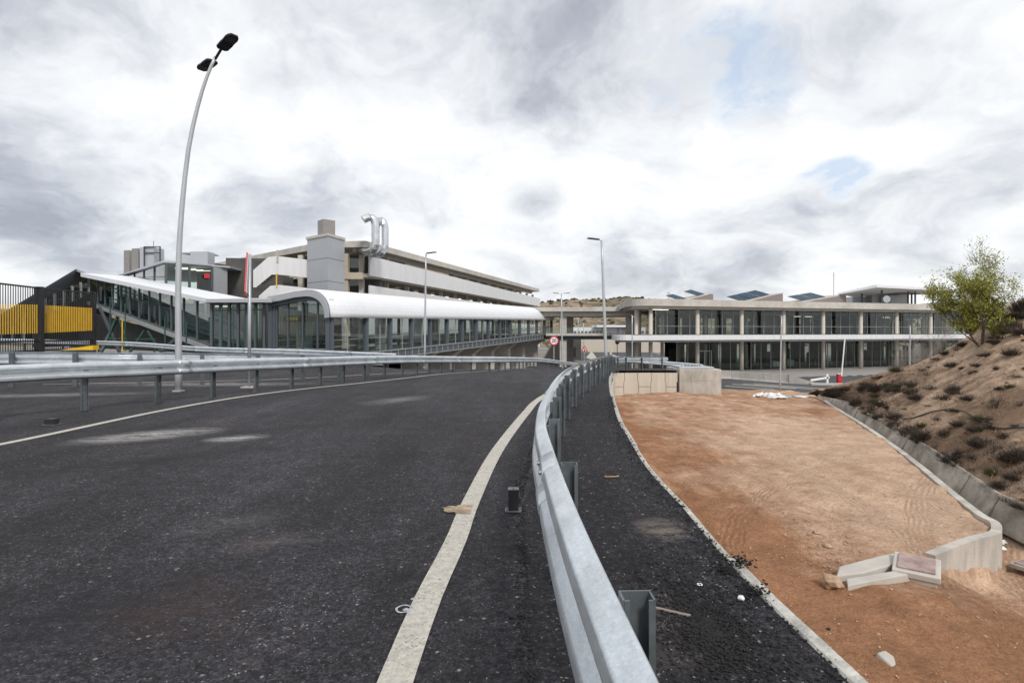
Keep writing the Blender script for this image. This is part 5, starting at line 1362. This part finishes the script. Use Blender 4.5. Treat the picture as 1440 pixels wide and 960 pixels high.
part(MB().prism([Q(4,3.8), Q(50.8,3.8), Q(50.8,23), Q(4,23)], -.05, .29), 'ceiling', M['dark'], sb)
part(MB().prism([Q(4,3.7), Q(50.8,3.7), Q(50.8,20), Q(4,20)], GZ+.05, GZ+.08), 'interior_floor', M['floorin'], sb)
for a, b, z in ((1.0,1.8,3.98),(2.0,2.0,3.98),(22.5,5,3.45),(24.4,5,3.45),(38,5,3.45),(46,6,3.45)): part(MB().box((*Q(a,b), z), (1.1,.12,.05), rz=.3), 'ceiling_light', M['light'], sb)
# doors frames (pale) as in photo
def doorframe(a, off, z0, h, w):
    mb = MB(); t = math.atan2(fd.y,fd.x)
    for s_ in (0, w/2, w): mb.box((*Q(a+s_,off-.1), z0+h/2), (.1,.1,h), rz=t)
    mb.box((*Q(a+w/2,off-.1), z0+h), (w+.1,.1,.12), rz=t); part(mb, 'door_frame', M['alu'], sb)
doorframe(6.9,3.6,GZ+.1,2.3,1.9); doorframe(37.3,2.6,1.15,1.7,1.2)
# skylights with solar panels
def skylight(u0, u1, vt, y, np_, pw):
    a = P(u0,425.5,y); b = P(u1,425.5,y); c_ = P(u1,vt,y)
    sk = part(MB().poly3([a+Vector((0,0,-.3)), b+Vector((0,0,-.3)), c_, c_-Vector((.0,0,.0))+Vector((-.3,0,.0)), a], Vector((-1.2,5,0))), 'skylight', M['brownmetal'], sb)
    part(MB().poly3([a+Vector((0,0,.02)), c_+Vector((.1,0,.05)), c_+Vector((.1,0,.15)), a+Vector((0,0,.12))], Vector((-1.2,5,0))), 'skylight_roof', M['conc'], sk)
    for k in np_:
        q = a.lerp(c_, k)+Vector((-.6,1.2,.10)); dx = (c_-a).normalized()
        mb = MB().poly3([q, q+dx*pw, q+dx*pw+Vector((-.35,.2,.0))+Vector((-.9,1.2,.62)), q+Vector((-1.25,1.4,.62))], (0,0,.05)); part(mb, 'solar_panel', M['solar'], sk)
skylight(953,1003,413.5,70,(.25,.78),.9); skylight(1045,1101,413,72,(.15,.4,.66),1.2); skylight(1127,1190,415,74,(.22,.5),1.5)
# pavilion on the roof
pv = [P(1178,0,74), P(1233,0,71), P(1345,0,78), P(1340,0,82), P(1200,0,79)]
part(MB().prism([p.xy for p in pv], [6.3,7.0,7.0,7.0,6.3], [6.5,7.35,7.3,7.2,6.5]), 'pavilion_roof', M['white'], sb)
mb = MB()
for u, y in ((1188,76),(1212,75),(1240,73.5),(1277,76),(1282,78),(1287,76),(1312,78),(1330,80)): mb.box(Vector((*P(u,0,y).xy, 5.9)), (.16,.16,1.9))
mb.bar(Vector((*P(1188,0,75.6).xy,6.55)), Vector((*P(1330,0,78.6).xy,6.7)), .18,.18); part(mb, 'pavilion_post', M['dgrey'], sb)
for u, y, w, h in ((1205,80,2.2,1.3),(1231,79,1.9,1.6),(1258,79,2.4,1.5)): part(MB().box(Vector((*P(u,0,y).xy, 5.05+h/2)), (w,1.6,h)), 'plant_unit', M['greymetal'] if u != 1258 else M['alu'], sb, bevel=.03)
pc = P(1243,0,78); part(MB().tube([(pc.x,77.4,5.9),(pc.x,78,5.9)], .5, 16), 'fan_duct', M['duct'], sb)
# loudspeaker / siren mast on roof left
m_ = thing('roof_mast', P(940,425,75), 'small mast with a round head on the roof edge left of the first skylight', 'mast')
part(MB().tube([P(940.5,424.5,75), P(940.5,414,75)], .07, 8), 'pole', M['pole'], m_); part(MB().box(P(940.5,413,75), (.3,.2,.35)).box(P(940,420,75), (.8,.1,.08)), 'head', M['pole'], m_)
m_ = thing('antenna_mast', P(1172,420,140), 'very thin tall antenna far behind the solar panels', 'mast')
part(MB().tube([P(1172.5,424,140), P(1172.5,383,140)], .09, 5), 'pole', M['greymetal'], m_)

# bollards, crate pallets by the building
mb = MB().tube([(0,0,0),(0,0,.85)], .07, 10).tube([(0,0,.9),(0,0,.98)], .07, 10)
b0 = mb.build('bollard', M['alu'])
for i, (u, v) in enumerate(((1010,515),(1038,514.5),(1053,515.5),(1066,515),(1146,513.5),(1158,513),(1170,513.2),(1195,512),(1206,512),(1240,511),(1250,511))):
    o = b0 if i == 0 else b0.copy()
    if i: C.objects.link(o)
    p = G(u, v+1.0, Z1+.03); o.location = p; tag(o, 'slim pale bollard in the row in front of the ground-floor glazing', 'bollard', 'bollards before the building')
for i, (u, v, w, h, lab) in enumerate(((1092,514,1.3,.8,'wrapped pallet load left of two beside a building column'),(1110,512.5,1.0,.9,'white wrapped pallet load right of two beside a building column'))):
    p = G(u, v+3, Z1+.03); t = thing('pallet_load', p, lab, 'pallet'); part(MB().box(p+Vector((0,0,.08)), (w,.9,.12)), 'pallet', M['wood'], t)
    mb = MB()
    for k in range(3): mb.box(p+Vector(((k-1)*w/3.1,0,.16+h/2-.02*k)), (w/3.3,.8,h-.1*k))
    part(mb, 'load', M['bag'], t, bevel=.05)

# jersey barrier wall
jb = thing('concrete_barrier', pl(1080,536), 'pale concrete road barrier tapering down at its right end below the building', 'barrier')
jp = [pl(1000,531), pl(1030,533), pl(1075,536.5), pl(1110,539.2)]
for a, b in zip(jp, jp[1:]):
    aa = a.lerp(b, .006); part(MB().poly3([aa+Vector((0,-.0,0)), aa+Vector((0,.12,.18)), aa+Vector((0,.24,.82)), aa+Vector((0,.44,.82)), aa+Vector((0,.62,0))], (b-a)*.988), 'barrier_segment', M['conc'], jb)
a, b = jp[-1], pl(1150,541)
part(MB().prism([a.xy, b.xy, (b+Vector((0,.6,0))).xy, (a+Vector((0,.6,0))).xy], Z1, [Z1+.82,Z1+.1,Z1+.1,Z1+.82]), 'barrier_end', M['conc'], jb)

# barrier gates
p = pl(1180, 540); t = thing('barrier_gate', p, 'raised white boom gate on a red cabinet at the lower road', 'barrier gate')
cab = part(MB().box(p+Vector((0,0,.45)), (.34,.35,.9)), 'cabinet', M['red'], t, bevel=.03); part(MB().box(p+Vector((0,0,.93)), (.36,.37,.05)), 'cabinet_top', M['signwhite'], cab)
part(MB().bar(p+Vector((.1,-.2,.75)), P(1188,476,p.y-.2), .09,.06), 'boom', M['signwhite'], t)
p = pl(1163, 540); t = thing('barrier_gate', p, 'white barrier with its boom lying level left of the red cabinet', 'barrier gate')
part(MB().box(p+Vector((0,0,.45)), (.18,.2,.9)), 'post', M['signwhite'], t, bevel=.02); part(MB().bar(P(1140,534.5,p.y), P(1166,530.5,p.y), .2,.16), 'boom', M['signwhite'], t)

# ------------------------------------------------------------------ viaduct and background
vd = thing('viaduct', (9,75,GZ), 'pale concrete road viaduct on square piers linking car park and terminal', 'bridge')
a, b = V2(-2,76), V2(16.5,74)
part(MB().prism([a, b, b+V2(0,9), a+V2(0,9)], 4.15, 4.72), 'deck_edge', M['conc'], vd)
part(MB().prism([a+V2(0,.8), b+V2(0,.8), b+V2(0,8.5), a+V2(0,8.5)], 3.55, 4.14), 'girder', M['conccol'], vd)
for u, y, w in ((791.5,76.5,.9),(884,76,.6),(801.5,82.5,.9),(893,83,.6)):
    part(MB().box((P(u,0,y).x, y, .17), (w,1.0,6.76)), 'pier', M['conc'], vd)
a, b = V2(4.5,75.5), V2(14.5,74.6)
part(MB().prism([a, b, b+V2(0,5), a+V2(0,5)], .93, 1.25), 'lower_deck', M['conc'], vd); part(MB().prism([a+V2(0,.5), b+V2(0,.5), b+V2(0,4.5), a+V2(0,4.5)], .45, .92), 'lower_deck_shade', M['dgrey'], vd)  # the dark grey box stands in for shadow beneath the lower deck
part(MB().wall(a+V2(0,.1), b+V2(0,.1), .02, 1.26, 2.0), 'glass_balustrade', M['glassc'], vd)
fw = thing('road_wall', (15,130,GZ), 'long pale concrete wall closing the lower road beyond the viaduct', 'wall')
part(MB().wall(P(814,0,131).xy, P(980,0,128).xy, .4, GZ, .25), 'body', M['concwall'], fw)
fw = thing('side_wall', (8,95,GZ), 'concrete wall along the left side of the lower road, rising towards the camera', 'wall')
a, b = P(768,0,82).xy, P(808,0,128).xy
part(MB().wall(a, a.lerp(b,.35), .3, GZ, (-2.9,-1.6)), 'body', M['conc'], fw); part(MB().wall(a.lerp(b,.36), b, .3, GZ, (-1.6,-.2)), 'body', M['conc'], fw)
fw = thing('portal', (12,100,GZ), 'dark gated portal box beside the lower road under the viaduct', 'building')
part(MB().box((P(806,0,98).x, 98, -1.35), (2.4,3,3.8)), 'body', M['inter'], fw); part(MB().box((P(806,0,96.4).x, 96.4, -1.9), (.9,.1,1.5)), 'opening', M['black'], fw)
fw = thing('embankment_wall', (2,88,GZ), 'beige sloped embankment under the far end of the walkway', 'wall')
part(MB().poly3([PX(762,86,GZ), PX(790,86,GZ), PX(790,86,.9), PX(783,86,.9)], (0,3,0)), 'body', M['conc'], fw)
for o_ in fw.children:
    pass
wb = thing('low_hall', (16,140,GZ), 'long low white hall beyond the viaduct piers', 'building')
part(MB().box((P(822,0,142).x, 142, .3), (8.6,6,4.4)), 'wall', M['white'], wb); 
mb = MB()
for k in range(9): mb.box((P(822,0,142).x-3.6+k*.9, 138.95, 1.35), (.6,.06,.5))
part(mb, 'window_band', M['inter'], wb)
wb = thing('pale_hall', (24,138,GZ), 'pale flat-roofed hall glimpsed right of the near lamp pole beyond the viaduct', 'building')
part(MB().box((P(866,0,138).x, 138, .2), (6.5,6,4.6)), 'wall', M['greymetal'], wb); part(MB().box((P(862,0,137).x, 137, 2.75), (9,8,.45)), 'roof', M['white'], wb)
vr = thing('road_bridge', (70,95,GZ), 'grey road bridge with railing behind the green tree', 'bridge')
a, b = P(1325,0,92).xy, P(1600,0,88).xy
part(MB().prism([a,b,b+V2(0,8),a+V2(0,8)], 5.0, 6.2), 'deck', M['conc'], vr); part(MB().box((P(1418,0,92).x, 93, 1), (1.6,1.4,8)), 'pier', M['conc'], vr)
mb = MB(); 
for k in range(20): c_ = a.lerp(b, k/19); mb.box((c_.x,c_.y,6.65), (.08,.08,.9))
mb.bar((*a,7.1),(*b,7.1),.08,.08); mb.bar((*a,6.7),(*b,6.7),.06,.06); part(mb, 'railing', M['greymetal'], vr)

# ------------------------------------------------------------------ world
w = bpy.data.worlds.new('World'); bpy.context.scene.world = w; w.use_nodes = True
nt = w.node_tree; N = nt.nodes; L = nt.links; bg = N['Background']
SUN_EL, SUN_AZ = R(42), R(158)        # azimuth clockwise from +Y (view direction)
sky = N.new('ShaderNodeTexSky'); sky.sky_type = 'NISHITA'; sky.sun_disc = False; sky.sun_elevation = SUN_EL; sky.sun_rotation = SUN_AZ
tc = N.new('ShaderNodeTexCoord'); V = tc.outputs['Generated']
sx = N.new('ShaderNodeSeparateXYZ'); L.new(V, sx.inputs[0])
den = mathn(N, L, 'ADD', mathn(N, L, 'MAXIMUM', sx.outputs[2], 0), .42)
cb_ = N.new('ShaderNodeCombineXYZ'); L.new(mathn(N, L, 'DIVIDE', sx.outputs[0], den), cb_.inputs[0]); L.new(mathn(N, L, 'DIVIDE', sx.outputs[1], den), cb_.inputs[1]); cb_.inputs[2].default_value = 3.7
PV = cb_.outputs[0]
dn = N.new('ShaderNodeTexNoise'); dn.inputs['Scale'].default_value = 2.4; dn.inputs['Detail'].default_value = 5; L.new(PV, dn.inputs['Vector'])
dv_ = N.new('ShaderNodeVectorMath'); dv_.operation = 'MULTIPLY_ADD'; L.new(dn.outputs['Color'], dv_.inputs[0]); dv_.inputs[1].default_value = (.42,.42,.42); L.new(PV, dv_.inputs[2]); PV = dv_.outputs[0]
n1 = ntex(N, L, PV, 1.7, 8, .5); n2 = ntex(N, L, PV, 4.5, 8, .58); wn_ = N.new('ShaderNodeTexNoise')
val = mathn(N, L, 'ADD', mathn(N, L, 'MULTIPLY', n1, .8), mathn(N, L, 'MULTIPLY', n2, .56))     # ~.6 mean
wv = ntex(N, L, PV, 2.6, 8, .62)
def blob(u, v, ru, rv, amt):
    global val
    d = Vector(((u-720)/F, 1, (HZ-v)/F)).normalized()
    right = d.cross(Vector((0,0,1))).normalized(); up = right.cross(d)
    def dot(vec):
        n = N.new('ShaderNodeVectorMath'); n.operation = 'DOT_PRODUCT'; L.new(V, n.inputs[0]); n.inputs[1].default_value = vec; return n.outputs['Value']
    a = mathn(N, L, 'POWER', mathn(N, L, 'DIVIDE', dot(right), ru/F), 2.0) if False else None
    x = mathn(N, L, 'DIVIDE', dot(right), ru/F); y = mathn(N, L, 'DIVIDE', dot(up), rv/F)
    r2 = mathn(N, L, 'ADD', mathn(N, L, 'MULTIPLY', x, x), mathn(N, L, 'MULTIPLY', y, y))
    r2 = mathn(N, L, 'ADD', r2, mathn(N, L, 'MULTIPLY', mathn(N, L, 'SUBTRACT', wv, .5), 3.2))
    g = mathn(N, L, 'MULTIPLY', rng(N, L, r2, 1.0, .0, 0, 1), mathn(N, L, 'GREATER_THAN', dot(d), 0))
    val = mathn(N, L, 'ADD', val, mathn(N, L, 'MULTIPLY', g, amt*(.6 if amt < 0 else .45)))
for b_ in ((330,70,330,70,-.10),(1150,40,120,60,-.10),(60,30,120,60,-.10),(230,255,260,90,-.20),(80,330,150,45,-.17),(430,300,130,60,-.14),(120,120,200,120,-.05),(700,60,230,110,-.19),(840,150,110,60,-.13),(760,275,62,36,-.22),(1330,60,220,80,-.16),(1300,215,190,70,-.07),(1020,300,120,25,-.05),
           (300,30,150,60,.02),(200,200,180,50,.06),(560,230,200,130,.16),(930,240,240,120,.14),(350,330,90,40,.16),(60,380,120,40,.12),(1130,180,150,90,.10),(560,50,60,60,.08)):
    blob(*b_)
cr = N.new('ShaderNodeValToRGB'); L.new(rng(N, L, val, .415, .915), cr.inputs[0])
e = cr.color_ramp.elements
e[0].position = 0; e[0].color = (.30,.32,.365,1); e[1].position = 1; e[1].color = (.84,.84,.85,1)
for pos, c_ in ((.20,(.40,.42,.465)),(.33,(.50,.52,.56)),(.45,(.60,.615,.64)),(.57,(.685,.70,.715)),(.72,(.77,.775,.785))):
    q = e.new(pos); q.color = (*c_, 1)
bluen = mathn(N, L, 'MULTIPLY', 1, 1)
def bmask(u, v, ru, rv):
    d = Vector(((u-720)/F, 1, (HZ-v)/F)).normalized(); right = d.cross(Vector((0,0,1))).normalized(); up = right.cross(d)
    def dot(vec):
        n = N.new('ShaderNodeVectorMath'); n.operation = 'DOT_PRODUCT'; L.new(V, n.inputs[0]); n.inputs[1].default_value = vec; return n.outputs['Value']
    x = mathn(N, L, 'DIVIDE', dot(right), ru/F); y = mathn(N, L, 'DIVIDE', dot(up), rv/F)
    r2 = mathn(N, L, 'ADD', mathn(N, L, 'MULTIPLY', x, x), mathn(N, L, 'MULTIPLY', y, y)); r2 = mathn(N, L, 'ADD', r2, mathn(N, L, 'MULTIPLY', mathn(N, L, 'SUBTRACT', wv, .5), 6.0))
    return mathn(N, L, 'MULTIPLY', rng(N, L, r2, 1.0, .1), mathn(N, L, 'GREATER_THAN', dot(d), 0))
bm = mathn(N, L, 'MAXIMUM', bmask(1000,80,100,85), bmask(1168,255,34,22))
skc = N.new('ShaderNodeVectorMath'); skc.operation = 'SCALE'; skc.inputs['Scale'].default_value = .10; L.new(sky.outputs[0], skc.inputs[0])
pale = mixc(N, L, .6, skc.outputs[0], (.50,.62,.78))
col = mixc(N, L, mathn(N, L, 'MULTIPLY', mathn(N, L, 'MULTIPLY', bm, rng(N, L, n2, .42, .52)), .68), cr.outputs[0], pale)
col = mixc(N, L, .06, col, skc.outputs[0])
L.new(col, bg.inputs[0]); bg.inputs[1].default_value = 1.0
sun = bpy.data.lights.new('sun', 'SUN'); sun.energy = 1.8; sun.angle = R(10); sun.color = (1,.96,.9)
so = bpy.data.objects.new('sun', sun); C.objects.link(so)
dv = Vector((math.sin(SUN_AZ)*math.cos(SUN_EL), math.cos(SUN_AZ)*math.cos(SUN_EL), math.sin(SUN_EL)))
so.rotation_euler = dv.to_track_quat('Z', 'Y').to_euler(); so.location = (0,0,50)

# ------------------------------------------------------------------ camera
cam = bpy.data.cameras.new('camera'); co = bpy.data.objects.new('camera', cam); C.objects.link(co)
co.location = (0,0,CZ); co.rotation_euler = (R(90),0,0); cam.sensor_width = 36; cam.lens = F/1440*36; cam.clip_end = 6000; cam.clip_start = .05
cam.shift_y = (HZ-480)/1440
sc = bpy.context.scene; sc.camera = co
sc.view_settings.view_transform = 'Standard'; sc.view_settings.look = 'None'; sc.view_settings.exposure = .45; sc.view_settings.gamma = 1
sc.cycles.max_bounces = 8; sc.cycles.transparent_max_bounces = 16
